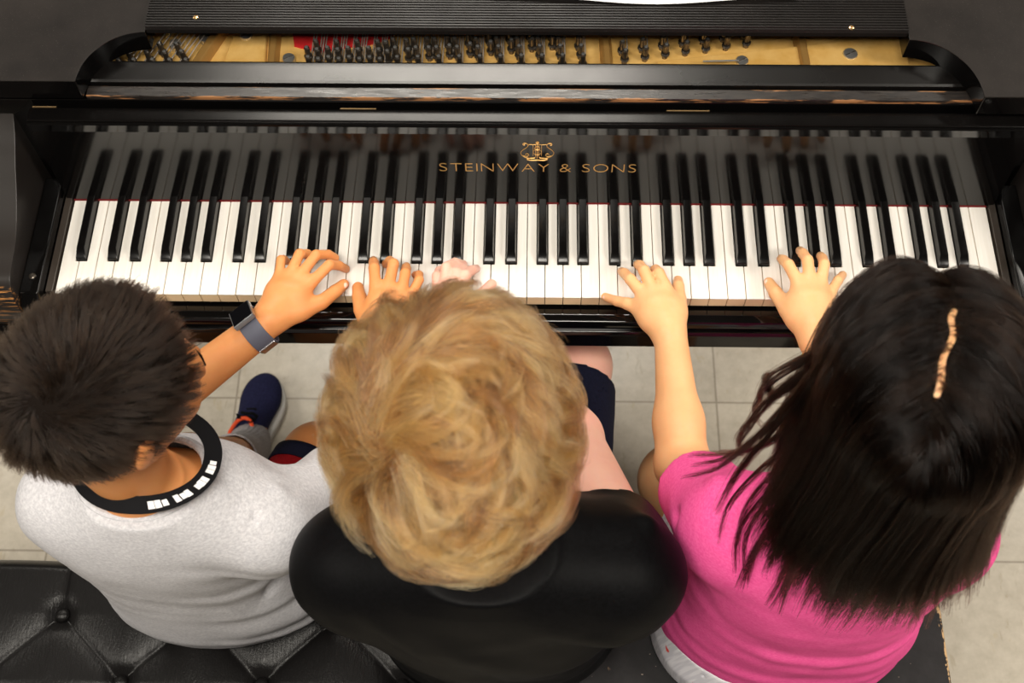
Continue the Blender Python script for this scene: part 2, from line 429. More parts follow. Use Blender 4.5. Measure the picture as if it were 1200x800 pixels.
# raised webs beside the struts, the long diagonal flange at the right
(x0, y0), (x1, y1) = xy(770, 75), xy(1058, 44)
m = MB(); m.prism_z([(x0, .2345), (x1, .2345), (x1, y1), (xy(930,58)[0], xy(930,58)[1]), (x0, y0)], PZ-.001, PZ+.006)
m.build('plate_flange', M['gold'], PL, bevel=.0015)
(x0, y0), (x1, y1) = xy(262, 75), xy(318, 36)
m = MB(); m.prism_z([(x0-.004, .2345), (xy(314,75)[0], .2345), (x1-.004, y1), (xy(272,36)[0]+.006, y1+.01)], PZ-.001, PZ+.005)
m.build('plate_flange', M['gold'], PL, bevel=.003, seg=3)
for px, py in ((235,74),(315,74),(713,74),(797,74),(946,74)):
    x, y = xy(px, py); m = MB(); y = .2425; m.lathe((x, y, PZ), [(.0085,0),(.0085,.009),(.0065,.013),(.003,.0135),(.0002,.0135)], 16); m.build('plate_bolt', M['gold'], PL, smooth=True)
for px, py, big in ((288,40,1),(338,67,1),(870,70,1),(997,62,1.15),(205,50,1),(240,43,1)):
    x, y = xy(px, py, PZ+.008); r = .0082*big
    m = MB(); m.lathe((x, y, PZ), [(r,0),(r,.006),(r*.92,.0075),(.0002,.0085)], 20); sc = m.build('plate_screw', M['bright'], PL, smooth=True)
    m = MB(); c, s_ = math.cos(.5), math.sin(.5)
    m.tube([(x-r*.8*c, y-r*.8*s_, PZ+.0080), (x+r*.8*c, y+r*.8*s_, PZ+.0080)], .0009, 6, flat=.6); m.build('screw_slot', M['steel'], sc)
(xa, ya), (xb, yb) = xy(824, 74, .893), xy(866, 73, .893)
m = MB(); m.tube([(xa, ya+.003, .893), (xb, yb+.003, .893)], .0011, 8); m.build('prop_pin', M['bright'], PL)
# red felt
m = MB(); o = [xy(345,58), xy(467,47), xy(470,34), xy(342,34)]
m.prism_z([(a, b) for a, b in (xy(345,55), xy(375,62), xy(405,57), xy(440,52), xy(462,44), xy(466,30), xy(342,30))], PZ, PZ+.0012); m.build('plate_felt', M['felt_red'], PL)
m = MB(); m.prism_z([xy(176,36), xy(200,36), xy(200,30), xy(176,30)], PZ, PZ+.0012); m.build('plate_felt', M['felt_red'], PL)
# tuning pins and strings
pin_m = MB(); pin_m.lathe((0,0,0), [(.0037,0),(.0037,.0235)], 10); pin_m.lathe((0,0,0), [(.0037,.0236),(.0024,.0256)], 10); pin_m.lathe((0,0,0), [(.0023,.0257),(.0002,.0262)], 10, mi=1)  # tips in brighter steel: the highlight on each pin top, put into its colour
zc = MB()
coil = [(.0048*math.cos(t), .0048*math.sin(t), .006+.0009*t/(2*PI)*1.3) for t in np.linspace(0, 6*PI, 30)]
pin_m.tube(coil, .0009, 5)
pin_me = pin_m.mesh('tuning_pin'); pin_me.materials.append(M['steel']); pin_me.materials.append(M['bright']); pin_me.polygons.foreach_set('use_smooth', [True]*len(pin_me.polygons)); pin_me.set_sharp_from_angle(angle=.7)
pins = []
def pin(px, py):
    x, y = xy(px, py, PZ+.022)
    if y < .238: y = .238
    pins.append((x, y)); o = bpy.data.objects.new('tuning_pin', pin_me); COL.objects.link(o); o.parent = PL; o.location = (x, y, PZ)
for k in range(8):
    px = 361 + k*12.05
    for j, dy in enumerate((0, -11, -21)):
        if j == 2 and k % 2 == 0: continue
        pin(px + j*-1.5, 68+dy+(k % 2)*2)
for k in range(10):
    px = 463+k*24.2
    for j, dy in enumerate((3, -8, -18)): pin(px+(1-j)*2.5, 65+dy-k*.3)
    if k < 9:
        for j, dy in enumerate((-2, -13)): pin(px-9+j*-2, 63+dy-k*2.2)
for k in range(7):
    for j, dy in enumerate((0, -10)): pin(733+k*24-j*3.5, 60-k*3.2+dy)
for (px, py) in ((139,71),(151,62),(157,71),(172,61),(179,71),(187,52),(193,62),(199,71),(207,52),(213,61),(218,71)): pin(px, py)
def string(x, y, tx, m):
    m.tube([(x, y, PZ+.008), (x+tx*.02, y+.02, PZ+.010), (x+tx*.3, y+.3, PZ+.012)], .0009, 5)
for i, (x, y) in enumerate(pins[:100]):
    m = MB(); tx = .45 if x < -.36 else (.03 if x < -.1 else -.02)
    string(x+.0038, y, tx, m); m.build('string', M['string'], PL)
# treble overstrung strings crossing at the far left
# music desk folded flat with its grooved ledge
gx0, gx1 = -.4725, .4630
gy = .2545; prof = [(gy,.9400),(gy,.9460),(gy+.002,.9500)]
y = gy+.004
for k in range(14):
    prof += [(y,.9502),(y+.0006,.9516),(y+.0026,.9516),(y+.0032,.9502)]; y += .0042
prof += [(y+.004,.9502),(y+.004,.9400)]
m = MB(); m.prism_x(prof, gx0, gx1); MD = m.build('desk_ledge', M['groove'], P, smooth=False)
boxo('music_desk', (gx0, gx1, y+.0045, .62, .9400, .9490), M['satin'], P, .001)
for px, py in ((229,20),(998,32)):
    q = at(px, py, .952); m = MB(); m.lathe((q[0], q[1], .9505), [(.0032,0),(.0032,.0016),(.0012,.002),(.0010,.0008),(.0002,.0008)], 14); m.build('ledge_screw', M['brass'], MD, smooth=True)
# legs and pedals below
for x, y in ((-.62,.42), (.62,.42)):
    m = MB(); m.lathe((x, y, 0), [(.03,.05),(.035,.07),(.05,.40),(.07,.58),(.075,.662)], 8); lg = m.build('leg', LQ, P)
    m = MB(); m.tube([(x-.012, y, .026), (x+.012, y, .026)], .026, 20); m.build('caster', M['brass'], lg, smooth=True)
m = MB(); m.box(-.10,-.07,.40,.43,.14,.662); m.box(.07,.10,.40,.43,.14,.662); m.box(-.15,.15,.37,.46,.06,.14); m.box(-.02,.02,.40,.43,.14,.662)
LYR = m.build('pedal_lyre', LQ, P, bevel=.004)
for x in (-.07, 0, .07):
    m = MB(); m.tube([(x,.38,.085),(x,.33,.08),(x,.27,.07),(x,.24,.068)], [.007,.008,.013,.012], 10, flat=.35); m.build('pedal', M['brass'], LYR, smooth=True)
# sheet on the folded desk
a = at(579, 3, .954); b = at(934, 4, .954)
NX, NY = 24, 8; v = []; f = []
for j in range(NY+1):
    for i in range(NX+1):
        x = a[0]+(b[0]-a[0])*i/NX; yy = (a[1]+b[1])/2+.003+.004*math.sin(i/NX*7+1)*(1-j/NY)+j/NY*.24
        v.append((x, yy, .9534+.0016*(1+math.sin(i/NX*9+j*.6))))
for j in range(NY):
    for i in range(NX): k = j*(NX+1)+i; f.append((k, k+1, k+NX+2, k+NX+1))
mb = MB(); mb.add(v, f); o = mb.build('sheet_music', M['paper'], None, smooth=True)
o.modifiers.new('thick', 'SOLIDIFY').thickness = .0006
tag(o, 'white sheet of music lying on the folded desk above the grooved ledge', 'sheet music')
# ---------------------------------------------------------------- smooth bodies: distance fields turned into one continuous mesh
def nrm(v): v = np.asarray(v, float); return v/(np.linalg.norm(v)+1e-12)
class Field:
    def __init__(s): s.p = []
    def cap(s, a, b, ra, rb=None, k=.012):
        a, b = V(*a), V(*b); rb = ra if rb is None else rb
        s.p.append(('c', (a, b, ra, rb), k, (a+b)/2, np.linalg.norm(b-a)/2+max(ra, rb))); return s
    def chain(s, pts, rs, k=.012):
        for i in range(len(pts)-1): s.cap(pts[i], pts[i+1], rs[i], rs[i+1], k)
        return s
    def ell(s, c, r, R=None, k=.012, sub=False):
        s.p.append(('s' if sub else 'e', (V(*c), V(*r), np.eye(3) if R is None else R), k, V(*c), max(r))); return s
    def loft(s, rows, k=.02, e=2.3):
        "rows of (z, cx, cy, rx, ry)"
        a = np.array(rows, float); zz = np.linspace(a[0,0], a[-1,0], 60)
        t = []
        for j in range(1, 5):
            y = np.interp(zz, a[:,0], a[:,j])
            for _ in range(14): y[1:-1] = (y[:-2]+2*y[1:-1]+y[2:])/4
            t.append(y)
        c = V(a[:,1].mean(), a[:,2].mean(), (zz[0]+zz[-1])/2)
        s.p.append(('l', (zz, *t, e), k, c, (zz[-1]-zz[0])/2+a[:,3].max()*1.2)); return s
    def one(s, q, P):
        t, a = q[0], q[1]
        if t == 'c':
            A, B, ra, rb = a; d = B-A; L = d.dot(d)+1e-12; u = np.clip((P-A)@d/L, 0, 1)
            return np.linalg.norm(P-A-u[:,None]*d, axis=1)-(ra+(rb-ra)*u)
        if t in 'es':
            c, r, R = a; Q = (P-c)@R; k0 = np.linalg.norm(Q/r, axis=1); k1 = np.linalg.norm(Q/r**2, axis=1)+1e-9
            return k0*(k0-1)/k1
        zz, cx, cy, rx, ry, e = a; z = P[:,2]; zc = np.clip(z, zz[0], zz[-1])
        x0 = np.interp(zc, zz, cx); y0 = np.interp(zc, zz, cy); X = np.interp(zc, zz, rx); Y = np.interp(zc, zz, ry)
        k = (np.abs((P[:,0]-x0)/X)**e+np.abs((P[:,1]-y0)/Y)**e)**(1/e)
        d = (k-1)*np.minimum(X, Y); dz = np.maximum(z-zz[-1], zz[0]-z)
        return np.where(dz > 0, np.hypot(np.maximum(d, 0), dz), np.maximum(d, dz))
    def __call__(s, P, c=None, r=0):
        out = np.full(len(P), .2)
        for q in s.p:
            if c is not None and np.linalg.norm(q[3]-c) > q[4]+r+.06: continue
            d = s.one(q, P)
            if q[0] == 's': out = np.maximum(out, -d); continue
            k = q[2]; h = np.maximum(k-np.abs(out-d), 0)/k
            out = np.minimum(out, d)-h*h*k*.25
        return out
    def bounds(s, m=.03):
        lo = np.min([q[3]-q[4] for q in s.p], axis=0)-m; hi = np.max([q[3]+q[4] for q in s.p], axis=0)+m; return lo, hi
def polygonize(fn, lo, hi, h, N=16):
    B = N*h; n = np.ceil((hi-lo)/B).astype(int)
    g = np.stack(np.meshgrid(*[np.arange(k) for k in n], indexing='ij'), -1).reshape(-1, 3)
    cen = lo+(g+.5)*B
    d = fn(cen, None, 0); act = g[np.abs(d) < B*.87+.034]
    ii = np.arange(-1, N+1); loc = np.stack(np.meshgrid(ii, ii, ii, indexing='ij'), -1).reshape(-1, 3); M1 = N+2
    off = np.array([[a, b, c] for a in (0,1) for b in (0,1) for c in (0,1)])
    edges = [(i, j) for i in range(8) for j in range(i+1, 8) if np.abs(off[i]-off[j]).sum() == 1]
    Vk, Vp, Q = [], [], []
    tot = (n*N+4).astype(np.int64)
    def key(c): c = c+1; return (c[...,0].astype(np.int64)*tot[1]+c[...,1])*tot[2]+c[...,2]
    for b in act:
        base = b*N; P = lo+(loc+base)*h
        f = fn(P, lo+(b+.5)*B, B*.87+h*2).reshape(M1, M1, M1)
        s = f < 0
        if s.all() or not s.any(): continue
        C = M1-1
        corner = np.stack([f[o[0]:o[0]+C, o[1]:o[1]+C, o[2]:o[2]+C] for o in off], -1)
        cs = corner < 0; mixed = cs.any(-1) & ~cs.all(-1)
        idx = np.argwhere(mixed); cv = corner[mixed]
        acc = np.zeros((len(idx), 3)); cnt = np.zeros(len(idx))
        for i, j in edges:
            a, c2 = cv[:, i], cv[:, j]; m = (a < 0) != (c2 < 0)
            t = np.where(m, a/(a-c2+1e-20), 0)
            acc += (m[:,None])*(off[i]+(off[j]-off[i])*t[:,None]); cnt += m
        gc = idx-1+base
        Vk.append(key(gc)); Vp.append(lo+(gc+acc/cnt[:,None])*h)
        for ax in range(3):
            e = np.zeros(3, int); e[ax] = 1
            A = s[1:M1-1, 1:M1-1, 1:M1-1]
            Bq = s[1+e[0]:M1-1+e[0], 1+e[1]:M1-1+e[1], 1+e[2]:M1-1+e[2]]
            w = np.argwhere(A != Bq)
            if not len(w): continue
            fl = A[tuple(w.T)]
            p = w+base; u = np.zeros(3, int); v = np.zeros(3, int); u[(ax+1) % 3] = 1; v[(ax+2) % 3] = 1
            q = np.stack([key(p), key(p-u), key(p-u-v), key(p-v)], -1)
            q[~fl] = q[~fl][:, ::-1]
            Q.append(q)
    Vk = np.concatenate(Vk); Vp = np.concatenate(Vp); Q = np.concatenate(Q)
    uk, ui = np.unique(Vk, return_index=True); P = Vp[ui]; F = np.searchsorted(uk, Q); F = np.clip(F, 0, len(uk)-1)
    ok = (uk[F] == Q).all(1); return P, F[ok]
def np_mesh(name, P, F, mat, parent=None, smooth=True):
    me = bpy.data.meshes.new(name); me.vertices.add(len(P)); me.vertices.foreach_set('co', P.astype(np.float32).ravel())
    k = F.shape[1]; me.loops.add(F.size); me.loops.foreach_set('vertex_index', F.astype(np.int32).ravel())
    me.polygons.add(len(F)); me.polygons.foreach_set('loop_start', np.arange(0, F.size, k, dtype=np.int32))
    me.update(calc_edges=True); me.validate()
    return link(name, me, mat, parent, smooth=smooth)
def relax(P, F, n=2):
    for _ in range(n):
        acc = np.zeros_like(P); cnt = np.zeros(len(P))
        for a, b in ((0,1),(1,2),(2,3),(3,0)):
            np.add.at(acc, F[:,a], P[F[:,b]]); np.add.at(cnt, F[:,a], 1)
            np.add.at(acc, F[:,b], P[F[:,a]]); np.add.at(cnt, F[:,b], 1)
        P = P*.5+.5*acc/np.maximum(cnt, 1)[:,None]
    return P
def body_mesh(name, fn, lo, hi, h, mat, parent, it=1, smooth=True):
    P, F = polygonize(fn, np.array(lo), np.array(hi), h)
    return np_mesh(name, relax(P, F, it), F, mat, parent, smooth)
def wob(P, s, seed=0):
    "cheap smooth noise"
    r = np.random.default_rng(seed); o = np.zeros(len(P))
    for i in range(6):
        d = nrm(r.normal(size=3)); w = s*(.6+r.random()*1.2); o += np.sin(P@d*w+r.random()*6.28+1.3*np.sin(P@nrm(r.normal(size=3))*w*.6))
    return o/6
def ridge(P, pts, w):
    d = np.full(len(P), 9.)
    for a, b in zip(pts[:-1], pts[1:]):
        a, b = V(*a), V(*b); e = b-a; u = np.clip((P-a)@e/(e@e), 0, 1); d = np.minimum(d, np.linalg.norm(P-a-u[:,None]*e, axis=1))
    return np.exp(-(d/w)**2)
def frame(fwd, up):
    f = nrm(fwd); u = V(*up); u = nrm(u-f*u.dot(f)); r = np.cross(f, u); return np.stack([r, f, u], 1)   # columns right, forward, up
def head_field(F, c, R, s=1., neck=None, ear=1.):
    g = lambda x, y, z: V(*c)+R@(V(x, y, z)*s)
    e = lambda x, y, z, a, b, d, k=.012, Rr=None: F.ell(g(x,y,z), (a*s,b*s,d*s), R if Rr is None else R@Rr, k)
    e(0, -.008, .018, .073, .091, .082, .02)
    e(0, .030, -.030, .060, .058, .070, .03)
    e(0, .052, -.072, .034, .030, .028, .03)       # chin
    for x in (-1, 1):
        e(x*.036, .062, -.026, .020, .016, .020, .02)      # cheeks
        e(x*.026, .080, .012, .022, .010, .008, .014)      # brow
        rot = np.array(Matrix.Rotation(x*.35, 3, 'Z'))
        e(x*.073, -.004, -.016, .005*ear, .017, .029, .008, rot)      # ears
        e(x*.080, -.010, -.008, .005*ear, .013, .021, .008, rot)
        e(x*.072, .006, -.032, .005, .008, .008, .008)
        F.ell(g(x*.029, .0875, -.004), (.0125*s, .006*s, .008*s), R, .01)   # lids
    F.cap(g(0, .085, .002), g(0, .103, -.026), .006*s, .0095*s, .012)
    for x in (-1, 1): e(x*.009, .093, -.028, .006, .007, .005, .008)
    e(0, .080, -.050, .019, .011, .0045, .006); e(0, .079, -.058, .016, .010, .0045, .005)
    if neck is not None: F.cap(neck, g(0, -.022, -.045), .040*s, .043*s, .03)
def eyes(c, R, s, parent):
    g = lambda x, y, z: V(*c)+R@(V(x, y, z)*s)
    for x in (-1, 1):
        m = MB(); p = g(x*.029, .0862, -.004); m2 = MB()
        w, t = R@V(1,0,0), R@V(0,0,1); f = R@V(0,1,0)
        pts = [p+f*.0050*s+w*a*s+t*b*s for a, b in ((-.009,-.002),(-.004,-.0035),(.0,-.004),(.004,-.0035),(.009,-.002))]
        m.tube(pts, .0007, 6); m.build('eyelashes', M['dark_hair_cap'], parent, smooth=True)
        m = MB(); pts = [g(x*.029+a, .0895-abs(a)*.12, .014+b) for a, b in ((-.014,-.002),(-.006,.001),(.004,.002),(.014,-.002))]
        m.tube(pts, [.001,.0022,.002,.0008], 6); m.build('eyebrow', M['dark_hair_cap'], parent, smooth=True)
def mat_skin(name, c, c2):
    m = Mat(name); p = m.pos(); n = m.ramp(m.noise(p, 22, 4, .6), [(.3, 0), (.7, 1)])
    f = m.ramp(m.noise(p, 420, 2), [(.35, 0), (.75, 1)])
    m.l(m.mix(m.math('MULTIPLY', n, .55), c, c2), m.b.inputs['Base Color'])
    m.set(Roughness=.5, Subsurface_Weight=.25, Subsurface_Scale=.006, Specular_IOR_Level=.4); m.b.inputs['Subsurface Radius'].default_value = (1,.35,.18)
    m.bump(f, .08, .0003); return m.m
def mat_cloth(name, c, c2=None, scale=900, weave=.25, rough=.85, fleck=0, sheen=.2):
    m = Mat(name); p = m.pos()
    n = m.noise(m.mapping(p, (1, 1, 2.2)), 260, 3, .7)
    m.l(m.mix(m.ramp(n, [(.35, 0), (.65, 1)]), c, c2 if c2 else c), m.b.inputs['Base Color'])
    m.set(Roughness=rough, Specular_IOR_Level=.12)
    b = m.math('ADD', m.math('MULTIPLY', m.noise(p, scale, 2), .5), m.math('MULTIPLY', m.noise(p, 45, 3, .6), 1.0))
    m.bump(b, weave, .002); return m.m
def mat_hair(name, c, rough=.3, rr=.35, ior=1.28):
    m = bpy.data.materials.new(name); m.use_nodes = True; nt = m.node_tree; nt.nodes.clear()
    o = nt.nodes.new('ShaderNodeOutputMaterial'); h = nt.nodes.new('ShaderNodeBsdfHairPrincipled')
    h.parametrization = 'COLOR'; h.inputs['Roughness'].default_value = rough; h.inputs['Radial Roughness'].default_value = rr
    h.inputs['Random Roughness'].default_value = .2; h.inputs['IOR'].default_value = ior
    hi = nt.nodes.new('ShaderNodeAttribute'); hi.attribute_name = 'tone'; mx = nt.nodes.new('ShaderNodeValToRGB')
    e = mx.color_ramp.elements
    while len(e) < len(c): e.new(.5)
    for i, (q, k) in enumerate(zip(e, c)): q.position = i/(len(c)-1); q.color = (*k, 1)
    nt.links.new(hi.outputs['Fac'], mx.inputs[0]); nt.links.new(mx.outputs[0], h.inputs['Color']); nt.links.new(h.outputs[0], o.inputs[0]); return m
def hair_curves(name, pts, radii, mat, parent, per=1):
    "pts: strands x points x 3"
    n, k, _ = pts.shape; hc = bpy.data.hair_curves.new(name); hc.add_curves([k]*n)
    hc.attributes['position'].data.foreach_set('vector', pts.astype(np.float32).ravel())
    a = hc.attributes.get('radius') or hc.attributes.new('radius', 'FLOAT', 'POINT')
    a.data.foreach_set('value', np.broadcast_to(radii, (n, k)).astype(np.float32).ravel())
    rt = np.random.default_rng(n); g = rt.random(-(-n//per)).repeat(per)[:n]; tone = np.clip(.5+.95*(g-.5)+.4*(rt.random(n)-.5), 0, 1)
    ta = hc.attributes.new('tone', 'FLOAT', 'CURVE'); ta.data.foreach_set('value', tone.astype(np.float32))
    hc.materials.append(mat)
    o = bpy.data.objects.new(name, hc); COL.objects.link(o); o.parent = parent
    o.matrix_parent_inverse = Matrix.Translation(-parent.location) if parent.type == 'EMPTY' else Matrix.Identity(4)
    return o
def children(G, K, spread, clump, r, frizz=.001, seed=1):
    "K strands about each guide of G (n x k x 3), drawn together towards the tip"
    rg = np.random.default_rng(seed); n, k, _ = G.shape
    t = np.linspace(0, 1, k)[None, None, :, None]
    off = rg.normal(size=(n, K, 1, 3))*spread
    base = G[:, None] + off*(1-clump*t)
    ph = rg.random((n, K, 1, 3))*6.28; fr = 6+rg.random((n, K, 1, 3))*10
    base = base + frizz*t*np.sin(fr*t+ph)*rg.random((n, K, 1, 1))
    cut = rg.random((n, K, 1, 1))*.35
    # strands end at differing lengths
    tt = np.linspace(0, 1, k)[None, None, :]*(1-cut[..., 0])
    idx = tt*(k-1); i0 = np.clip(np.floor(idx).astype(int), 0, k-2); fr_ = (idx-i0)[..., None]
    a = np.take_along_axis(base, i0[..., None].repeat(3, -1), 2); b = np.take_along_axis(base, (i0+1)[..., None].repeat(3, -1), 2)
    return (a*(1-fr_)+b*fr_).reshape(n*K, k, 3)
# ---------------------------------------------------------------- the three children
SK_A = mat_skin('tan skin', lin(219,150,92), lin(208,132,76))
SK_B = mat_skin('pale pink skin', lin(235,184,164), lin(226,160,142))
SK_C = mat_skin('light golden skin', lin(230,178,128), lin(220,156,106))
M['dark_hair_cap'] = plain('dark hair base', (.006,.004,.003), .8, Specular_IOR_Level=.05)
M['blond_cap'] = plain('blond hair base', lin(104,70,38), .9, Specular_IOR_Level=.1)  # toned down so its colour carries the shade in gaps between locks
def hand(F, wrist, zw, digits, rw, k=.009, rs=1.):
    "digits: each a list of (px, py, z, r) from the knuckle to the tip; the palm joins wrist and knuckles"
    W = at(wrist[0], wrist[1], zw)
    kn = [at(*d[0][:3]) for d in digits]
    for i, d in enumerate(digits):
        P = [at(*q[:3]) for q in d]; R_ = [q[3]*rs for q in d]
        F.cap(W+(P[0]-W)*.12, W+(P[0]-W)*.93, rw*.72, R_[0]*1.08, .010)
        F.chain(P, R_, .0022)
    for a, b in zip(kn[1:-1] if len(digits[0]) and digits[0][0][2] < 0 else kn[:-1], kn[1:]):
        m1, m2 = W+(a-W)*.60, W+(b-W)*.60; F.cap(m1, m2, .0095*rs, .0095*rs, .012)
    return W
def dg(pts, r0=.0072, r1=.0056): # knuckle first
    n = len(pts); return [(x, y, z, r0+(r1-r0)*i/(n-1)) for i, (x, y, z) in enumerate(pts)]
KT = .7415
def person(name_label, loc):
    return empty('person', loc, name_label, 'person')
def shell(fout, th, cuts, extra=None):
    def fn(P, c, r):
        d = fout(P, c, r)
        if extra is not None: d = d+extra(P)
        d = np.maximum(d, -(d+th))
        for q in cuts: d = np.maximum(d, q(P))
        return d
    return fn
def plane(p, n):
    p, n = V(*p), nrm(n); return lambda P: (P-p)@n
def ball(c, r, s=(1,1,1)):
    c = V(*c); s = V(*s); return lambda P: (r-np.linalg.norm((P-c)/s, axis=1))*min(s)
def local_cut(a, n, R=.12):
    a, n = V(*a), nrm(n)
    return lambda P: np.where(np.linalg.norm(P-a, axis=1) < R, (P-a)@n, -1)
def shoe(px_toe, px_heel, sole, upper, mat_s, mat_u, mat_c, parent):
    a, b = V(*px_heel), V(*px_toe); d = b-a; L = np.linalg.norm(d); u = d/L; w = np.cross(V(0,0,1), u)
    Rm = np.stack([-w, u, V(0,0,1)], 1); o = a
    g = lambda x, y, z: o+Rm@V(x, y, z)
    F = Field(); k = .02
    F.ell(g(0, L*.74, .038), (.038, L*.27, .026), Rm, k); F.ell(g(0, L*.40, .045), (.031, L*.3, .034), Rm, k); F.ell(g(0, L*.16, .052), (.029, L*.17, .042), Rm, k)
    lo, hi = F.bounds()
    hole = g(0, L*.20, .10)
    def fn(P, c, r):
        d_ = F(P, c, r); d_ = np.maximum(d_, .018-P[:,2]); Q = (P-hole)@Rm
        h = (np.linalg.norm(Q/V(.024, .046, .045), axis=1)-1)*.024
        return np.maximum(d_, -h)
    up = body_mesh(upper, fn, lo, hi, .003, mat_u, parent, 1)
    G = Field(); G.ell(g(0, L*.70, .014), (.042, L*.33, .03), Rm, k); G.ell(g(0, L*.22, .014), (.034, L*.25, .03), Rm, k)
    G.cap(g(0, L*.2, .014), g(0, L*.7, .014), .03, .036, .02)
    lo, hi = G.bounds()
    body_mesh(sole, lambda P, c, r: np.maximum(np.maximum(G(P, c, r), P[:,2]-.022), .001-P[:,2]), lo, hi, .003, mat_s, up, 1)
    m = MB()
    for i in range(5):
        y = L*(.42+.06*i); z = .088-.008*i
        m.tube([g(-.016, y+.004, z-.006), g(-.006, y, z+.0015), g(.006, y+.003, z+.0015), g(.016, y+.001, z-.006)], .0032, 6, flat=.6)
    m.tube([g(0, L*.42, .086), g(-.012, L*.40, .094), g(-.020, L*.45, .086), g(-.004, L*.43, .088)], .0016, 6, closed=False)
    m.tube([g(0, L*.42, .086), g(.012, L*.38, .093), g(.018, L*.44, .086), g(.004, L*.43, .088)], .0016, 6)
    m.build('laces', mat_c, up, smooth=True)
    m = MB(); pts = [g(.0225*math.cos(t), L*.20+.044*math.sin(t), .083+.006*math.sin(t)) for t in np.linspace(0, 2*PI, 28)[:-1]]
    m.tube(pts, .0035, 8, closed=True)
    return m, g, L, up
# =============================================================== left: boy in the grey shirt
pA = person('person with short dark hair in light grey T-shirt, smartwatch on left wrist, playing piano', (-.40, -.31, .482))
SA, SB_, SC_ = .95, 1.0, 1.0
hA = V(-.388, -.296, 1.080); RA = frame((.66, .68, -.27), (.22, .2, 1))
B = Field()
head_field(B, hA, RA, SA, neck=(-.395, -.325, .925))
rowsA = [(.500,-.400,-.300,.146,.100),(.56,-.400,-.305,.147,.104),(.66,-.406,-.315,.124,.088),(.76,-.404,-.318,.124,.085),(.82,-.400,-.318,.134,.086),(.875,-.392,-.325,.120,.074),(.925,-.392,-.330,.06,.05)]
B.loft([(z, x, y, rx-.017, ry-.017) for z, x, y, rx, ry in rowsA])
shL, shR = V(-.500,-.320,.845), V(-.268,-.350,.832)
elL, wrL = V(-.492,-.176,.705), at(301, 388, .768)
elR, wrR = at(422, 528, .70), at(446, 392, .765)
B.chain([shL, elL, wrL], [.038,.031,.0225], .02); B.chain([shR, elR, wrR], [.038,.030,.0215], .02)
zk = .778
hand(B, (313, 378), .772, [
  dg([(377.5,353.5,.764),(393,341,.756),(403,333,.748)], .0095, .0072),
  dg([(372,324,zk),(386,310,.781),(397,311,.764),(405.5,315,KT)]),
  dg([(355,318.5,zk+.002),(370.5,298.5,.784),(384.5,298,.769),(393,302,.757)]),
  dg([(342,317,zk),(351,297.5,.781),(360,297.5,.770),(366,300,.757)]),
  dg([(328,318,zk-.003),(329.4,304.5,.774),(332,304,.766),(336,306,.757)], .0066, .0052)], .024)
hand(B, (445, 392), .768, [
  dg([(424,362,.762),(421,348,.755),(419.5,337,.747)], .0105, .0078),
  dg([(439.5,333,zk),(438.5,314,.782),(438,308,.764),(437.5,305,KT)], .0075,.006),
  dg([(456.5,330,zk),(461,309,.785),(457,306,.765),(452.5,309,KT)], .0075,.006),
  dg([(471.5,337,zk),(475,320,.780),(476,314.5,.762),(476,312,KT)], .007,.0058),
  dg([(481,348,zk-.004),(491,328,.772),(491,322,.758),(486.5,322,KT)], .0066,.0052)], .023)
hipL, hipR = V(-.455,-.30,.545), V(-.355,-.30,.545)
knL, anL = V(-.475,-.150,.500), at(283, 535, .14); anL2 = at(290, 520, .07)
knR = V(-.292,-.135,.505); anR = V(-.30,.02,.10)
B.chain([hipL, knL, anL, anL2], [.056,.047,.034,.03], .02); B.chain([hipR, knR, V(-.30,-.09,.30), anR], [.056,.049,.045,.033], .02)
toeL = at(316, 441, .03); heelL = at(280, 553, .03)
B.chain([anL2*V(1,1,0)+V(0,0,.055), (anL2+.45*(toeL-anL2))*V(1,1,0)+V(0,0,.038)], [.026,.020], .02); B.chain([anR, V(-.30,.13,.04)], [.03,.024], .02)
lo, hi = B.bounds(.02); bodyA = body_mesh('body', B, lo, hi, .0024, SK_A, pA, 1)
eyes(hA, RA, SA, pA)
# shirt
S = Field(); S.loft([(z, x, y, rx, ry) for z, x, y, rx, ry in rowsA]); S.cap(V(-.36,-.328,.880), V(-.29,-.345,.845), .038, .042, .03); S.cap(V(-.43,-.328,.880), V(-.48,-.32,.855), .038, .042, .03)
eR = shR+(elR-shR)*.66; eL = shL+(elL-shL)*.66
S.cap(shR, eR, .045, .041, .035); S.cap(shL, eL, .045, .045, .035)
foldsA = [([at(240,652,.79),at(300,632,.79),at(342,618,.80)], .010, -.006), ([at(232,672,.76),at(300,655,.76),at(345,645,.76)], .009, .006),
  ([at(300,600,.90),at(286,640,.86),at(283,675,.80),at(298,690,.78)], .0035, -.0035), ([at(240,700,.64),at(300,690,.66),at(345,668,.7)], .012, -.006),
  ([at(180,700,.64),at(260,725,.58),at(320,705,.6)], .012, .005), ([at(60,600,.86),at(150,640,.82),at(240,630,.84)], .016, .004),
  ([at(318,545,.9),at(330,575,.88),at(322,600,.86)], .010, .003), ([at(252,560,.93),at(262,590,.9)], .010, .005)]
def wrA(P):
    side = np.clip((P[:,0]+.42)*7, .15, 1)*np.clip((.93-P[:,2])*6, .1, 1)
    o = .0028*wob(P, 34, 3)+.0010*wob(P, 90, 4)+.0055*side*wob(P@np.array([[.35,0,.5],[0,.35,.3],[-.45,0,1.5]]), 44, 6)
    for pts, w, a in foldsA: o -= a*ridge(P, pts, w)
    return o
lo, hi = S.bounds(.02)
neckA = V(-.395, -.310, .962)
greyc = mat_cloth('heather grey cotton', lin(203,202,205), lin(176,175,180), fleck=1)
fnA = shell(S, .0085, [plane((0,0,.4955), (0,0,-1)), local_cut(eR, elR-shR, .078), local_cut(eL, elL-shL, .078), ball(neckA, .078, (1,.86,.9))], wrA)
shA = body_mesh('t_shirt', fnA, lo, hi, .003, greyc, pA, 2)
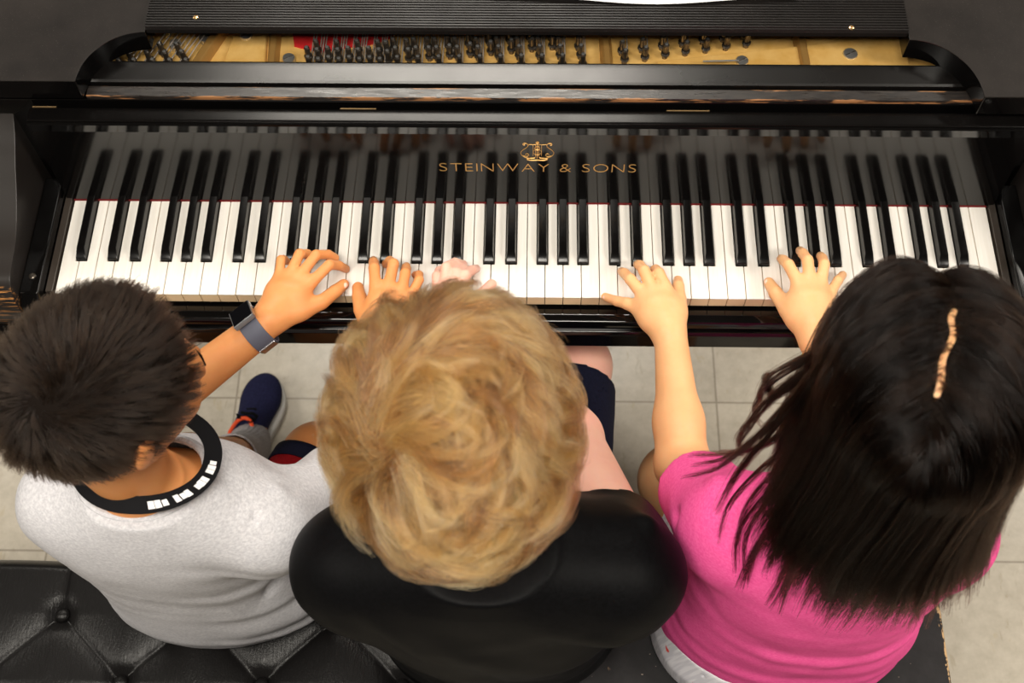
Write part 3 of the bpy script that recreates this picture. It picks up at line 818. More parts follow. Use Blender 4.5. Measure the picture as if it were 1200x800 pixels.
# ribbed collar following the neck hole
def collar(S_, wr, neck, rad, sc, mat, parent, r=.004, name='collar', dz=0):
    pts = []
    for t in np.linspace(0, 2*PI, 60)[:-1]:
        best = None
        for ph in np.linspace(-.9, 1.2, 90):
            p = neck+V(rad*sc[0]*math.cos(ph)*math.cos(t), rad*sc[1]*math.cos(ph)*math.sin(t), rad*sc[2]*math.sin(-ph))
            d = abs(float(S_(p[None])[0]+wr(p[None])[0]+.002))
            if best is None or d < best[0]: best = (d, p)
        pts.append(best[1])
    pts = np.array(pts)
    for _ in range(3): pts = (np.roll(pts,1,0)+2*pts+np.roll(pts,-1,0))/4
    m = MB(); m.tube(list(pts), r, 8, closed=True); return m.build(name, mat, parent, smooth=True), pts
collar(S, wrA, neckA, .081, (1,.86,.9), greyc, shA, .0045)
# lanyard lying round the neck
blk = plain('black ribbon', (.004,.004,.005), .7, Specular_IOR_Level=.1)
ln = []
for t in np.linspace(0, 2*PI, 72)[:-1]:
    rx, ry = .058, .046; x, y = math.cos(t), math.sin(t)
    ln.append(V(-.388+rx*x*(1.15 if x > 0 else .95), -.314+ry*y*(1.0 if y < 0 else 1.2), .962-.020*(y > 0)*y-.012*max(0, x)))
def ribbon(path, w, out, th=.0012, lean=.75, closed=True):
    m = MB(); n = len(path); v = []
    c = np.mean(path, axis=0)
    for p in path:
        o = nrm((p-c)*V(1,1,0)); a = o*lean-V(0,0,1)*(1-lean); a = nrm(a); nn = nrm(np.cross(np.cross(a, V(0,0,1)), a))
        v += [p+a*w, p-a*w*.2, p-a*w*.2+nn*th, p+a*w+nn*th]
    f = []
    for i in range(n if closed else n-1):
        j = (i+1) % n
        for k in range(4): f.append((i*4+k, i*4+(k+1)%4, j*4+(k+1)%4, j*4+k))
    m.add(v, f); return m
lan = ribbon(ln, .015, 1).build('lanyard', blk, pA, smooth=True)
wht = plain('white print', (.8,.8,.82), .6)
cl = np.mean(ln, axis=0); m = MB()
for j in range(-12, 4):
    if j % 4 == 3: continue
    i = (j-3) % 71; p, q = ln[i], ln[(i+1) % 71]; 
    def ps(s, w, h=.0022):
        b = p+(q-p)*s; o = nrm((b-cl)*V(1,1,0)); a = nrm(o*.75-V(0,0,1)*.25); nn = nrm(np.cross(np.cross(a, V(0,0,1)), a)); return b+a*w+nn*h
    for s0, s1, w0, w1 in (((.0,.9,.003,.011),), ((.0,.45,.002,.0075),(.5,.9,.005,.011)), ((.1,.95,.004,.0105),))[(j*j+2*j) % 3]:
        v = [ps(s0,w0),ps(s1,w0),ps(s1,w1),ps(s0,w1),ps(s0,w0,.0014),ps(s1,w0,.0014),ps(s1,w1,.0014),ps(s0,w1,.0014)]
        m.add(v, [(0,1,2,3),(7,6,5,4),(0,4,5,1),(1,5,6,2),(2,6,7,3),(3,7,4,0)])
m.build('lettering', wht, lan)
# shorts
redc = mat_cloth('dark red knit', lin(128,10,18), lin(110,8,14)); navyc = mat_cloth('navy knit', lin(22,24,44), lin(16,18,34))
def shorts(hipl, hipr, kl, kr, tl, tr, mat, parent, pel, r=.078, rk=.060, off=0):
    F = Field(); F.loft([(pel[2]-.055, pel[0], pel[1], .118+off, .083+off), (pel[2], pel[0], pel[1], .122+off, .088+off), (pel[2]+.05, pel[0], pel[1], .110+off, .078+off)])
    F.chain([hipl, hipl+(kl-hipl)*tl], [r, rk], .03); F.chain([hipr, hipr+(kr-hipr)*tr], [r, rk], .03)
    a, b = hipl+(kl-hipl)*tl, hipr+(kr-hipr)*tr
    return F, shell(F, .005, [lambda P: np.minimum(0*P[:,0]-1, 0)], lambda P: .002*wob(P, 50, 8)), (a, kl-hipl), (b, kr-hipr)
def leg_shorts(hipl, hipr, kl, kr, tl, tr, mat, parent, pel, r, rk, off=0, name='shorts'):
    F, fn, (a, da), (b, db) = shorts(hipl, hipr, kl, kr, tl, tr, mat, parent, pel, r, rk, off)
    ca, cb = local_cut(a, da), local_cut(b, db); bot = plane((0,0,.4835), (0,0,-1))
    def g(P, c, rr):
        d = fn(P, c, rr); d = np.maximum(np.maximum(d, ca(P)), cb(P))
        return np.maximum(d, np.where(P[:,1] < -.24, bot(P), -1))
    lo, hi = F.bounds(.02); return body_mesh(name, g, lo, hi, .0034, mat, parent, 1), a, b
shoA, hA1, hA2 = leg_shorts(hipL, hipR, knL, knR, .80, .90, redc, pA, (-.405,-.295,.545), .062, .057, -.010)
for a, d in ((hA1, knL-hipL), (hA2, knR-hipR)):
    u = nrm(d); x = nrm(np.cross(u, V(0,0,1))); y = np.cross(x, u); m = MB()
    rings = []
    for s in (-.022, -.004, .002):
        rings.append([a+u*s+(.0600)*(math.cos(t)*x+math.sin(t)*y) for t in np.linspace(0, 2*PI, 33)[:-1]])
    v = [q for r_ in rings for q in r_]; f = [(i*32+k, i*32+(k+1)%32, (i+1)*32+(k+1)%32, (i+1)*32+k) for i in range(2) for k in range(32)]
    m.add(v, f); o = m.build('hem_band', navyc, shoA, smooth=True); o.modifiers.new('t', 'SOLIDIFY').thickness = .002
# socks and shoes
sockm = mat_cloth('grey ribbed sock', lin(190,188,190), lin(160,158,162))
navys = mat_cloth('navy mesh shoe', lin(36,38,70), lin(26,27,52)); solem = plain('pale grey sole', lin(190,188,182), .6); orange = plain('orange lining', lin(238,82,30), .7)
for (an0, an1, toe, heel, kn) in ((anL, anL2, toeL, heelL, knL), (anR, anR+V(0,.01,-.04), V(-.30,.19,.03), V(-.30,-.02,.03), V(-.30,-.06,.30))):
    up = nrm(kn-an0); top = an0+up*.085
    F = Field(); F.chain([top, an0, an1*V(1,1,0)+V(0,0,.06), an1*V(1,1,0)+V(0,0,.045)+.12*(toe-an1)*V(1,1,0)], [.043,.039,.035,.031], .02); lo, hi = F.bounds()
    def rib(P): return .0007*np.sin(np.arctan2((P-an0)@np.cross(up, V(1,0,0)), (P-an0)@V(1,0,0))*36)
    body_mesh('sock', shell(F, .004, [plane(top, up)], rib), lo, hi, .0025, sockm, pA, 1)
    th = toe*V(1,1,0); hh = heel*V(1,1,0)
    lin_m, g, L, up_o = shoe(th, hh, 'sole', 'shoe', solem, navys, blk, pA)
    lin_m.build('lining', orange, up_o, smooth=True)
# watch
wa = nrm(wrL-elL); wc = at(301.5, 386, .768)
wx = nrm(np.cross(wa, V(0,0,1))); wz = np.cross(wx, wa)
def band(c, ax, x, z, r, w, th, n=48, sq=1.06):
    m = MB(); v = []
    for t in np.linspace(0, 2*PI, n+1)[:-1]:
        for rr, ww in ((r,-w),(r,w),(r+th,w),(r+th,-w)): v.append(c+ax*ww+rr*(math.cos(t)*x*sq+math.sin(t)*z))
    f = [(i*4+k, i*4+(k+1)%4, ((i+1)%n)*4+(k+1)%4, ((i+1)%n)*4+k) for i in range(n) for k in range(4)]
    m.add(v, f); return m
watch = band(wc, wa, wx, wz, .0245, .0125, .0022).build('smartwatch', plain('slate rubber band', lin(82,84,98), .6), pA, bevel=.0006)
def face_box(c, ax, u, n, hw, hl, h, name, mat, parent, bev):
    m = MB(); v = []
    for a in (-1, 1):
        for b in (-1, 1):
            for d in (0, 1): v.append(c+ax*a*hw+u*b*hl+n*d*h)
    m.add(v, [(0,1,3,2),(4,6,7,5),(0,4,5,1),(2,3,7,6),(0,2,6,4),(1,5,7,3)]); return m.build(name, mat, parent, bevel=bev, seg=2)
for ang, nm in ((math.radians(64), 'watch_case'), (math.radians(190), 'watch_clasp')):
    n_ = math.cos(ang)*(-wx if False else wx)*-1+math.sin(ang)*wz; u_ = nrm(np.cross(n_, wa)); n_ = nrm(n_)
    c_ = wc+n_*.0255
    if nm == 'watch_case':
        face_box(c_, wa, u_, n_, .0150, .0165, .0075, nm, plain('grey metal case', (.35,.36,.38), .3, .9), watch, .0015)
        face_box(c_+n_*.0072, wa, u_, n_, .0136, .0150, .0008, 'watch_screen', plain('black glass', (.004,.004,.005), .06), watch, .0003)
    else:
        face_box(c_, wa, u_, n_, .0115, .008, .0035, nm, plain('clasp metal', (.55,.55,.58), .25, .95), watch, .001)
# thumbnails
def nail(px, py, z, ang, mat, parent, s=1.):
    c = at(px, py, z); m = MB(); a, b = math.cos(ang), math.sin(ang); v = []; R0 = 6; 
    rows = 7
    for i in range(rows):
        t = -1+2*i/(rows-1)
        for j in range(R0+1):
            q = -1+2*j/R0; w = .0043*s*math.sqrt(max(0, 1-.75*t**4)); x_, y_ = t*.0052*s, q*w
            v.append(c+V(a*x_-b*y_, b*x_+a*y_, -.0022*s*q*q-.0012*max(0,t)**2*s))
    f = [(i*(R0+1)+j, i*(R0+1)+j+1, (i+1)*(R0+1)+j+1, (i+1)*(R0+1)+j) for i in range(rows-1) for j in range(R0)]
    m.add(v, f); o = m.build('fingernail', mat, parent, smooth=True); o.modifiers.new('t', 'SOLIDIFY').thickness = .0005
nailm = plain('pink nail', lin(240,190,170), .3)
nail(402.5, 333.5, .7565, .75, nailm, pA)
# =============================================================== middle: blond boy in black
pB = person('person with fluffy blond hair in black T-shirt and navy shorts, middle of the bench row', (-.03, -.36, .482))
hB = V(-.059, -.378, 1.163); RB = frame((-.10, .86, -.52), (.02, .45, 1))
B2 = Field(); head_field(B2, hB, RB, 1.0, neck=(-.042,-.398,.965))
rowsB = [(.500,-.03,-.355,.150,.110),(.57,-.03,-.362,.152,.112),(.68,-.030,-.385,.132,.098),(.80,-.034,-.402,.142,.098),(.91,-.038,-.405,.160,.096),(.950,-.038,-.412,.135,.078),(1.0,-.038,-.418,.065,.055)]
B2.loft([(z-.022*(z > .9), x, y, rx-.019, ry-.019) for z, x, y, rx, ry in rowsB])
sL2, sR2 = V(-.180,-.405,.895), V(.108,-.412,.895)
eL2, wL2 = V(-.130,-.26,.690), at(527, 385, .770)
eR2, wR2 = V(.058,-.185,.715), at(592, 408, .772)
B2.chain([sL2, eL2, wL2], [.042,.033,.023], .02); B2.chain([sR2, eR2, wR2], [.043,.034,.023], .02)
hand(B2, (527, 382), .772, [
  dg([(553,360,.762),(567,343,.756),(576,333,.748)], .009, .007),
  dg([(541,337,zk),(546,322,.781),(553,316.5,.762),(558,314.5,KT)]),
  dg([(531,334,zk),(535,319,.784),(541,315,.765),(548,316,KT)]),
  dg([(521,334,zk),(523,313,.786),(533,307.5,.768),(543,309.5,KT)]),
  dg([(512,340,zk-.003),(512,323,.775),(515,317,.76),(520,315,KT)], .0066, .0054)], .024)
hand(B2, (592, 408), .772, [
  dg([(574,390,.764),(568,380,.756),(566,374,.747)], .0095,.0075),
  dg([(581,382,zk),(579,366,.778),(579,358,.765),(579,353,.744)]),
  dg([(590,380,zk),(590,363,.78),(590,355,.765),(590,350,KT)]),
  dg([(599,382,zk),(600,366,.778),(600,358,.765),(600,353,.744)]),
  dg([(607,387,zk-.003),(609,374,.775),(609,367,.762),(609,363,.746)], .0066,.0054)], .024)
hl2, hr2 = V(-.08,-.335,.555), V(.03,-.335,.555)
kl2, kr2 = V(-.10,.0,.515), V(.070,.015,.505)
B2.chain([hl2, kl2, V(-.10,.03,.28), V(-.10,.0,.09)], [.066,.053,.047,.034], .02); B2.chain([hr2, kr2, V(.073,.05,.28), V(.083,.03,.09)], [.066,.051,.046,.034], .02)
for x in (-.10, .083): B2.chain([V(x,.01,.07), V(x,.13,.04)], [.032,.026], .02)
lo, hi = B2.bounds(.02); body_mesh('body', B2, lo, hi, .0024, SK_B, pB, 1); eyes(hB, RB, 1.0, pB)
S2 = Field(); S2.loft(rowsB); S2.cap(V(.02,-.415,.945), V(.085,-.415,.920), .045, .050, .04); S2.cap(V(-.10,-.415,.945), V(-.160,-.410,.920), .045, .050, .04)
eeR = sR2+(eR2-sR2)*.30; eeL = sL2+(eL2-sL2)*.6
S2.cap(sR2, eeR, .056, .052, .04); S2.cap(sL2, eeL, .050, .044, .04)
foldsB = [([at(640,680,.97),at(690,640,.95),at(735,610,.93)], .010, .007), ([at(620,700,.96),at(700,670,.93),at(760,640,.92)], .010, -.006),
   ([at(560,690,.98),at(640,665,.99),at(690,625,.97)], .007, -.006), ([at(760,610,.95),at(742,650,.92),at(745,700,.86)], .012, .006), 
   ([at(560,740,.92),at(640,725,.94),at(720,745,.9)], .014, .005)]
def wrB(P):
    o = .0040*wob(P, 26, 13)+.0010*wob(P, 85, 14)+.0070*wob(P@np.array([[1.2,0,.5],[0,.5,.0],[.7,0,.9]]), 40, 16)
    o *= np.clip((.975-P[:,2])*14, 0, 1)
    for pts, w, a in foldsB: o -= a*ridge(P, pts, w)
    return o
nA_, nB_ = V(-.040, -.407, .94), V(-.060, -.372, 1.10); nax = nrm(nB_-nA_)
def neck_hole(P):
    u_ = (P-nA_)@nax; d = .0475-np.linalg.norm(P-nA_-u_[:,None]*nax, axis=1)
    return np.where(u_ > -.01, d, -1)
def scallop(P):
    u = nrm(eR2-sR2); s = nrm(np.cross(u, V(0,0,1))); return np.where(np.linalg.norm(P-eeR, axis=1) < .085, (P-eeR)@u+.0022*np.sin(((P-eeR)@s)*190), -1)
jersey = mat_cloth('black jersey', (.0018,.0018,.002), (.0035,.0035,.004), scale=1400, weave=.12, rough=.5, sheen=0)
jersey.node_tree.nodes['Principled BSDF'].inputs['Specular IOR Level'].default_value = .06
lo, hi = S2.bounds(.02)
shB = body_mesh('t_shirt', shell(S2, .0085, [plane((0,0,.4955), (0,0,-1)), scallop, local_cut(eeL, eL2-sL2, .085), neck_hole], wrB), lo, hi, .003, jersey, pB, 2)
n1 = nrm(np.cross(nax, V(0,1,0))); n2 = np.cross(nax, n1); cp = []
for t in np.linspace(0, 2*PI, 49)[:-1]:
    q = nA_+nax*np.linspace(.0, .11, 111)[:,None]+.0500*(math.cos(t)*n1+math.sin(t)*n2); dd = S2(q)+wrB(q)+.002
    cp.append(q[np.argmin(np.abs(dd))])
cp = np.array(cp)
for _ in range(3): cp = (np.roll(cp,1,0)+2*cp+np.roll(cp,-1,0))/4
m = MB(); m.tube(list(cp), .0055, 8, closed=True); m.build('collar', jersey, shB, smooth=True)
leg_shorts(hl2, hr2, kl2, kr2, .90, .90, navyc, pB, (-.03,-.35,.55), .076, .063, .008)
for x in (-.10, .083):
    F = Field(); F.chain([V(x,.035,.16), V(x,.03,.10), V(x,.03,.06), V(x,.08,.045)], [.042,.039,.037,.033], .02); lo, hi = F.bounds()
    body_mesh('sock', shell(F, .004, [plane((x,.03,.15), (0,0,1))], lambda P: 0*P[:,0]), lo, hi, .003, sockm, pB, 1)
    lm, g, L, uo = shoe((x,.20,0), (x,-.02,0), 'sole', 'shoe', solem, plain('black shoe', (.02,.02,.022), .7) if x < 0 else bpy.data.materials['black shoe'], blk, pB)
    lm.build('lining', blk, uo, smooth=True)
# =============================================================== right: girl in pink
pC = person('person with long dark parted hair in bright pink T-shirt, rightmost at the keyboard', (.33, -.34, .492))
hC = V(.330, -.335, 1.165); RC = frame((.10, .93, -.36), (.0, .3, 1))
B3 = Field(); head_field(B3, hC, RC, 1.0, neck=(.320,-.372,.96))
rowsC = [(.510,.334,-.340,.162,.115),(.56,.334,-.342,.164,.118),(.64,.328,-.350,.150,.106),(.74,.322,-.358,.136,.096),(.83,.322,-.364,.138,.090),(.90,.320,-.370,.130,.078),(.96,.320,-.376,.062,.052)]
B3.loft([(z-.022*(z > .88), x, y, rx-.019, ry-.019) for z, x, y, rx, ry in rowsC])
sL3, sR3 = V(.210,-.350,.870), V(.440,-.355,.872)
eL3, wL3 = at(800, 545, .735), at(787, 404, .775)
eR3, wR3 = V(.462,-.20,.715), at(957, 402, .778)
B3.chain([sL3, eL3, eL3+.35*(wL3-eL3), wL3], [.038,.030,.0275,.0205], .02); B3.chain([sR3, eR3, wR3], [.038,.031,.021], .02)
hand(B3, (785, 394), .779, [
  dg([(747,361,.772),(735,355.5,.768),(724,353,.760),(709,347.5,.746)], .0088,.0055),
  dg([(751,343,.782),(738.5,327,.782),(732,320,.764),(728.5,318,KT)], .0078,.0058),
  dg([(763,336,.786),(755,317,.786),(750,311,.768),(747,309.5,KT)], .0080,.0060),
  dg([(780,336,.786),(772,320,.784),(768.5,316,.764),(767,315.5,KT)], .0080,.0060),
  dg([(796,349,.776),(795,335,.768),(794.5,328,.75)], .0086,.0062)], .0225)
B3.ell(at(775,366,.776), (.026,.026,.013), None, .016)
hand(B3, (954, 394), .780, [
  dg([(922,362,.768),(909,343,.760),(901,331,.750)], .0105,.0072),
  dg([(933,327,zk+.004),(924,310,.784),(918.5,305,.768),(915.5,303,.755)], .0078,.006),
  dg([(948.5,323,zk+.006),(946.5,305,.788),(941,297,.772),(937.5,293.5,.757)], .0078,.006),
  dg([(963,327,zk+.004),(966,309.5,.785),(964,303,.768),(961.5,299.5,.757)], .0075,.0058),
  dg([(975,340,.774),(982,328.5,.768),(987.5,322,.746)], .0070,.0055)], .0225)
B3.ell(at(945,360,.778), (.024,.026,.012), None, .016)
hl3, hr3 = V(.28,-.33,.560), V(.39,-.33,.560)
kl3, kr3 = V(.208,-.165,.515), V(.455,-.08,.515)
B3.chain([hl3, kl3, V(.23,-.18,.30), V(.24,-.23,.09)], [.060,.048,.042,.032], .02); B3.chain([hr3, kr3, V(.46,-.13,.28), V(.46,-.20,.09)], [.060,.048,.042,.032], .02)
for x, y in ((.24,-.23), (.46,-.20)): B3.chain([V(x,y,.07), V(x,y+.11,.04)], [.03,.025], .02)
lo, hi = B3.bounds(.02); body_mesh('body', B3, lo, hi, .0024, SK_C, pC, 1); eyes(hC, RC, 1.0, pC)
S3 = Field(); S3.loft([(z, x, y, rx+(.004 if z < .7 else 0), ry+(.004 if z < .7 else 0)) for z, x, y, rx, ry in rowsC])
S3.cap(V(.36,-.370,.912), V(.425,-.360,.888), .040, .044, .03); S3.cap(V(.28,-.370,.912), V(.22,-.360,.888), .040, .044, .03)
e3L = sL3+(eL3-sL3)*.56; e3R = sR3+(eR3-sR3)*.52
S3.cap(sL3, e3L, .046, .048, .035); S3.cap(sR3, e3R, .048, .048, .035)
foldsC = [([at(806,625,.80),at(850,675,.74),at(900,715,.68),at(1000,742,.64),at(1060,725,.66)], .0085, -.009),
  ([at(800,640,.76),at(850,690,.70),at(910,730,.64),at(1000,755,.60),at(1060,735,.62)], .012, .010),
  ([at(800,665,.66),at(850,725,.60),at(900,750,.57),at(990,768,.56)], .006, -.007), ([at(795,690,.60),at(840,745,.56),at(900,775,.54),at(980,782,.54)], .008, .006),
  ([at(775,600,.88),at(815,610,.86),at(850,600,.86)], .009, -.006), ([at(840,560,.92),at(850,600,.88),at(835,640,.82)], .012, .006), ([at(925,770,.58),at(930,730,.62)], .006, -.004)]
def wrC(P):
    o = .0028*wob(P, 32, 23)+.0010*wob(P, 90, 24)+.0045*np.clip((.86-P[:,2])*7, .2, 1)*wob(P@np.array([[.35,0,.3],[0,.5,.0],[-.3,0,1.5]]), 46, 26)
    for pts, w, a in foldsC: o -= a*ridge(P, pts, w)
    return o
neckC = V(.318, -.372, 1.01)
pinkc = mat_cloth('bright pink cotton', lin(238,98,160), lin(226,76,144), weave=.18)
lo, hi = S3.bounds(.02)
hemC = lambda P: .522-.024*np.clip((P[:,0]-.30)/.13, -1, 1)-P[:,2]
shC = body_mesh('t_shirt', shell(S3, .0085, [hemC, local_cut(e3L, eL3-sL3, .085), local_cut(e3R, eR3-sR3, .085), ball(neckC, .078, (1,.9,.95))], wrC), lo, hi, .003, pinkc, pC, 2)
collar(S3, wrC, neckC, .081, (1,.9,.95), pinkc, shC, .0045)
def mat_print():
    m = Mat('white cloth with red marks'); p = m.pos(); n = m.ramp(m.noise(m.mapping(p, (60, 40, 40)), 1, 1), [(.71, 0), (.73, 1)])
    st = m.ramp(m.noise(m.mapping(p, (20, 300, 20)), 1, 1), [(.4, 0), (.6, 1)])
    m.l(m.mix(n, m.mix(st, lin(226,224,230), lin(206,204,212)), lin(225,70,60)), m.b.inputs['Base Color']); m.set(Roughness=.85); return m.m
whitec = mat_print()
shoC, _, _ = leg_shorts(hl3, hr3, kl3, kr3, .66, .7, whitec, pC, (.322,-.350,.545), .074, .066, .038)
for x, y in ((.24,-.23), (.46,-.20)):
    F = Field(); F.chain([V(x,y,.15), V(x,y,.10), V(x,y,.06), V(x,y+.05,.045)], [.038,.036,.034,.030], .02); lo, hi = F.bounds()
    body_mesh('sock', shell(F, .004, [plane((x,y,.14), (0,0,1))], lambda P: 0*P[:,0]), lo, hi, .003, sockm, pC, 1)
    lm, g, L, uo = shoe((x,y+.17,0), (x,y-.04,0), 'sole', 'shoe', solem, pinkc, wht, pC); lm.build('lining', wht, uo, smooth=True)
# bracelet of yellow beads on the right wrist
bw = nrm(wR3-eR3); bx_ = nrm(np.cross(bw, V(0,0,1))); bz = np.cross(bx_, bw); bc = wR3-bw*.004
m = MB(); m.tube([bc+.0235*(math.cos(t)*bx_+math.sin(t)*bz) for t in np.linspace(0, 2*PI, 30)[:-1]], .0008, 6, closed=True)
br = m.build('bracelet', blk, pC, smooth=True)
yel = plain('yellow bead', lin(245,215,40), .25)
for t in np.linspace(0, 2*PI, 13)[:-1]:
    p = bc+.0240*(math.cos(t)*bx_+math.sin(t)*bz); m = MB(); m.lathe(p, [(.0004,-.0028),(.002,-.002),(.0028,0),(.002,.002),(.0004,.0028)], 10); m.build('bead', yel, br, smooth=True)
nail(900.5, 330, .7575, 2.2, nailm, pC); nail(710.5, 347.5, .7525, 2.75, nailm, pC, .8)
# ---------------------------------------------------------------- hair
HAIR_A = mat_hair('dark brown hair', [(.010,.006,.004), (.016,.010,.007), (.028,.018,.012)], .34, .45, 1.27)
HAIR_B = mat_hair('blond hair', [(.065,.022,.006), (.185,.076,.021), (.33,.155,.047), (.54,.290,.105)], .3, .4, 1.48)
HAIR_C = mat_hair('near black hair', [(.003,.0015,.001), (.006,.003,.002), (.014,.007,.004)], .24, .3, 1.26)
CR_R = V(.073, .091, .082)
def skull(c, R, s): return V(*c)+R@(V(0,-.008,.018)*s), CR_R*s
HL = ([-.12,-.085,-.055,-.03,-.005,.02,.045,.07,.10], [-.100,-.090,-.055,-.030,.000,.006,.026,.052,.066])
def scalp(Q, s, add=0): return np.interp(Q[:,1]/s, HL[0], HL[1])*s-Q[:,2]+add     # Q from head centre; negative where hair grows
def hair_cap(name, c, R, s, th, mat, parent, h=.003, nape=0, lump=.0015, sc=60, cut=None):
    cc, rr = skull(c, R, s)
    F = Field(); F.ell(cc, rr+th, R, .02)
    if nape: F.ell(V(*c)+R@(V(0,-.048,-.045)*s), (.050*s+nape, .040*s+nape, .045*s), R, .03)
    lo, hi = F.bounds(.02)
    def fn(P, c_, r_):
        d = F(P, c_, r_)+lump*wob(P, sc, 5)
        if cut is not None: d = np.maximum(d, cut(P))
        return np.maximum(d, scalp((P-V(*c))@R, s, -.3*nape))
    return body_mesh(name, fn, lo, hi, h, mat, parent, 2)
def hit(px, py, c, R, r):
    "direction, in the head's own frame, of the skull point seen at (px, py)"
    d = CR @ np.array([(px-600)/F_PX, -(py-400)/F_PX, -1.0]); o = (CAM-c)@R/r; e = d@R/r
    A, B_, C_ = e@e, 2*o@e, o@o-1; disc = max(0, B_*B_-4*A*C_); t = (-B_-math.sqrt(disc))/(2*A); return nrm(o+e*t)
def sphere_roots(n, c, R, s, r, rg, add=0, mask=None):
    D = rg.normal(size=(n*3, 3)); D /= np.linalg.norm(D, axis=1)[:,None]
    Q = D*r+V(0,-.008,.018)*s; ok = scalp(Q, s, add) < 0
    if mask is not None: ok &= mask(D)
    return D[ok][:n]
def grow(D, cc, R, r, L, k, flow, height, curl=0, seed=1, collide=None, start=.004, free=False):
    n = len(D); rg = np.random.default_rng(seed); p = cc+(D*(r+start))@R.T; hang = np.zeros(n, bool)
    out = [p.copy()]; prev = None; ds = (L/(k-1))[:,None]; sgn = (np.clip(3*wob(p, 45, 77), -1, 1)+.35*rg.normal(size=n))*curl
    for i in range(1, k):
        q = (p-cc)@R/r; kk = np.linalg.norm(q, axis=1, keepdims=True); nl = q/r; nl /= np.linalg.norm(nl, axis=1, keepdims=True); nw = nl@R.T
        h = (kk-1)*r.mean()
        t = i/(k-1); d = flow(p, q/kk, nw, t, i)
        ang = (sgn*(i*ds[:,0]))[:,None]
        d = d*np.cos(ang)+np.cross(nw, d)*np.sin(ang)
        d = d/(np.linalg.norm(d, axis=1, keepdims=True)+1e-9)
        hs = height(t, n)[:,None]
        if free: hang |= nw[:,2] < .05
        d = d+nw*np.clip((hs-h)/ds, -1.2, 1.2)*.55*((h < .06) & ~hang[:,None])
        if prev is not None: d = .55*d+.45*prev
        d /= np.linalg.norm(d, axis=1, keepdims=True); prev = d
        p = p+d*ds
        if collide is not None: p = collide(p)
        out.append(p.copy())
    return np.stack(out, 1)
def nrm_rows(v): return v/np.linalg.norm(v, axis=1, keepdims=True)
def tangent(v, nw): v = v-nw*(v*nw).sum(1, keepdims=True); return v/(np.linalg.norm(v, axis=1, keepdims=True)+1e-9)
# ---- left boy: short, straight, from a whorl at the back
rg = np.random.default_rng(11)
cA, rA = skull(hA, RA, SA)
wA_ = hit(52, 474, cA, RA, rA)
capA = hair_cap('hair', hA, RA, SA, .0065, M['dark_hair_cap'], pA)
DA = sphere_roots(2600, cA, RA, SA, rA, rg, .004, lambda D: (D[:,1] < .60) | (D[:,2] > .75))
def flowA(p, qd, nw, t, i):
    away = tangent((qd-wA_)@RA.T, nw); a = .75*np.exp(-np.linalg.norm(qd-wA_, axis=1)*1.4)[:,None]
    return away*np.cos(a)+np.cross(nw, away)*np.sin(a)+.25*np.stack([wob(p, 60, 31), wob(p, 60, 32), wob(p, 60, 33)], 1)
dwA = np.linalg.norm(DA-wA_, axis=1)
LA = (.020+.012*np.clip(dwA, 0, 1.2))*(.8+.4*rg.random(len(DA)))
hh = .010+.009*rg.random(len(DA))
GA = grow(DA, cA, RA, rA, LA, 8, flowA, lambda t, n: hh*min(1, t*1.5)+.002, 0, 3)
hair_curves('hair_strands', children(GA, 14, .0017, .35, .1, .0008, 4), np.linspace(.00019, .00007, 8), HAIR_A, capA, 14)
# ---- middle boy: fluffy curling locks
cB, rB = skull(hB, RB, SB_)
wB_ = hit(473, 528, cB, RB, rB); w2 = hit(590, 372, cB, RB, rB)
capB = hair_cap('hair', hB, RB, SB_, .010, M['blond_cap'], pB, nape=.014, lump=.003, sc=70)
DB = sphere_roots(1500, cB, RB, SB_, rB, rg, .0)
def flowB(p, qd, nw, t, i):
    away = tangent((qd-wB_)@RB.T, nw); a = (.95*np.exp(-np.linalg.norm(qd-wB_, axis=1)*.8))[:,None]
    f = away*np.cos(a)-np.cross(nw, away)*np.sin(a)
    n_ = np.stack([wob(p, 22, 41), wob(p, 22, 42), wob(p, 22, 43)], 1)
    g = tangent(np.broadcast_to(V(0,0,-1), p.shape), nw)
    return f+.9*tangent(n_, nw)*np.linalg.norm(n_, axis=1, keepdims=True)+(.25*t+1.3*np.clip(-qd[:,1:2]*1.5-.55, 0, 1)*np.clip(.6-qd[:,2:3], 0, 1))*g
hb = .009+.022*rg.random(len(DB))
LB = .055+.035*rg.random(len(DB))+.055*np.clip(-DB[:,1]*1.2-DB[:,2]-.3, 0, 1)
GB = grow(DB, cB, RB, rB, LB, 14, flowB, lambda t, n: .012+hb*min(1, t*1.6)-.006*t, 20, 5, start=.012)
hair_curves('hair_strands', children(GB, 44, .0046, .74, .1, .0012, 6), np.linspace(.00022, .00008, 14), HAIR_B, capB, 44)
# ---- girl: long hair falling from a parting
cC, rC = skull(hC, RC, SC_)
pt = [hit(x, y, cC, RC, rC) for x, y in ((1118,362),(1113,400),(1096,462))]
def part_x(D):      # sideways place of the parting for each direction
    ys = [q[1] for q in pt][::-1]; xs = [q[0] for q in pt][::-1]; return np.interp(D[:,1], ys, xs)
def part_cut(P):
    D = (P-cC)@RC/rC; D = D/(np.linalg.norm(D, axis=1, keepdims=True)+1e-9)
    inside_ = (D[:,1] > pt[2][1]-.03) & (D[:,2] > .2) & (D[:,1] < pt[0][1]+.02)
    return np.where(inside_, (.036-np.abs(D[:,0]-part_x(D)-.022*np.sin(D[:,1]*16)))*.075, -1)
capC = hair_cap('hair', hC, RC, SC_, .006, M['dark_hair_cap'], pC, nape=.006, lump=.0005, cut=part_cut)
DC = sphere_roots(1500, cC, RC, SC_, rC, rg, .0, lambda D: (np.abs(D[:,0]-part_x(D)) > .033) | (D[:,1] > pt[0][1]+.03) | (D[:,1] < pt[2][1]-.02) | (D[:,2] < .2))
side = np.sign(DC[:,0]-part_x(DC)); side[side == 0] = 1
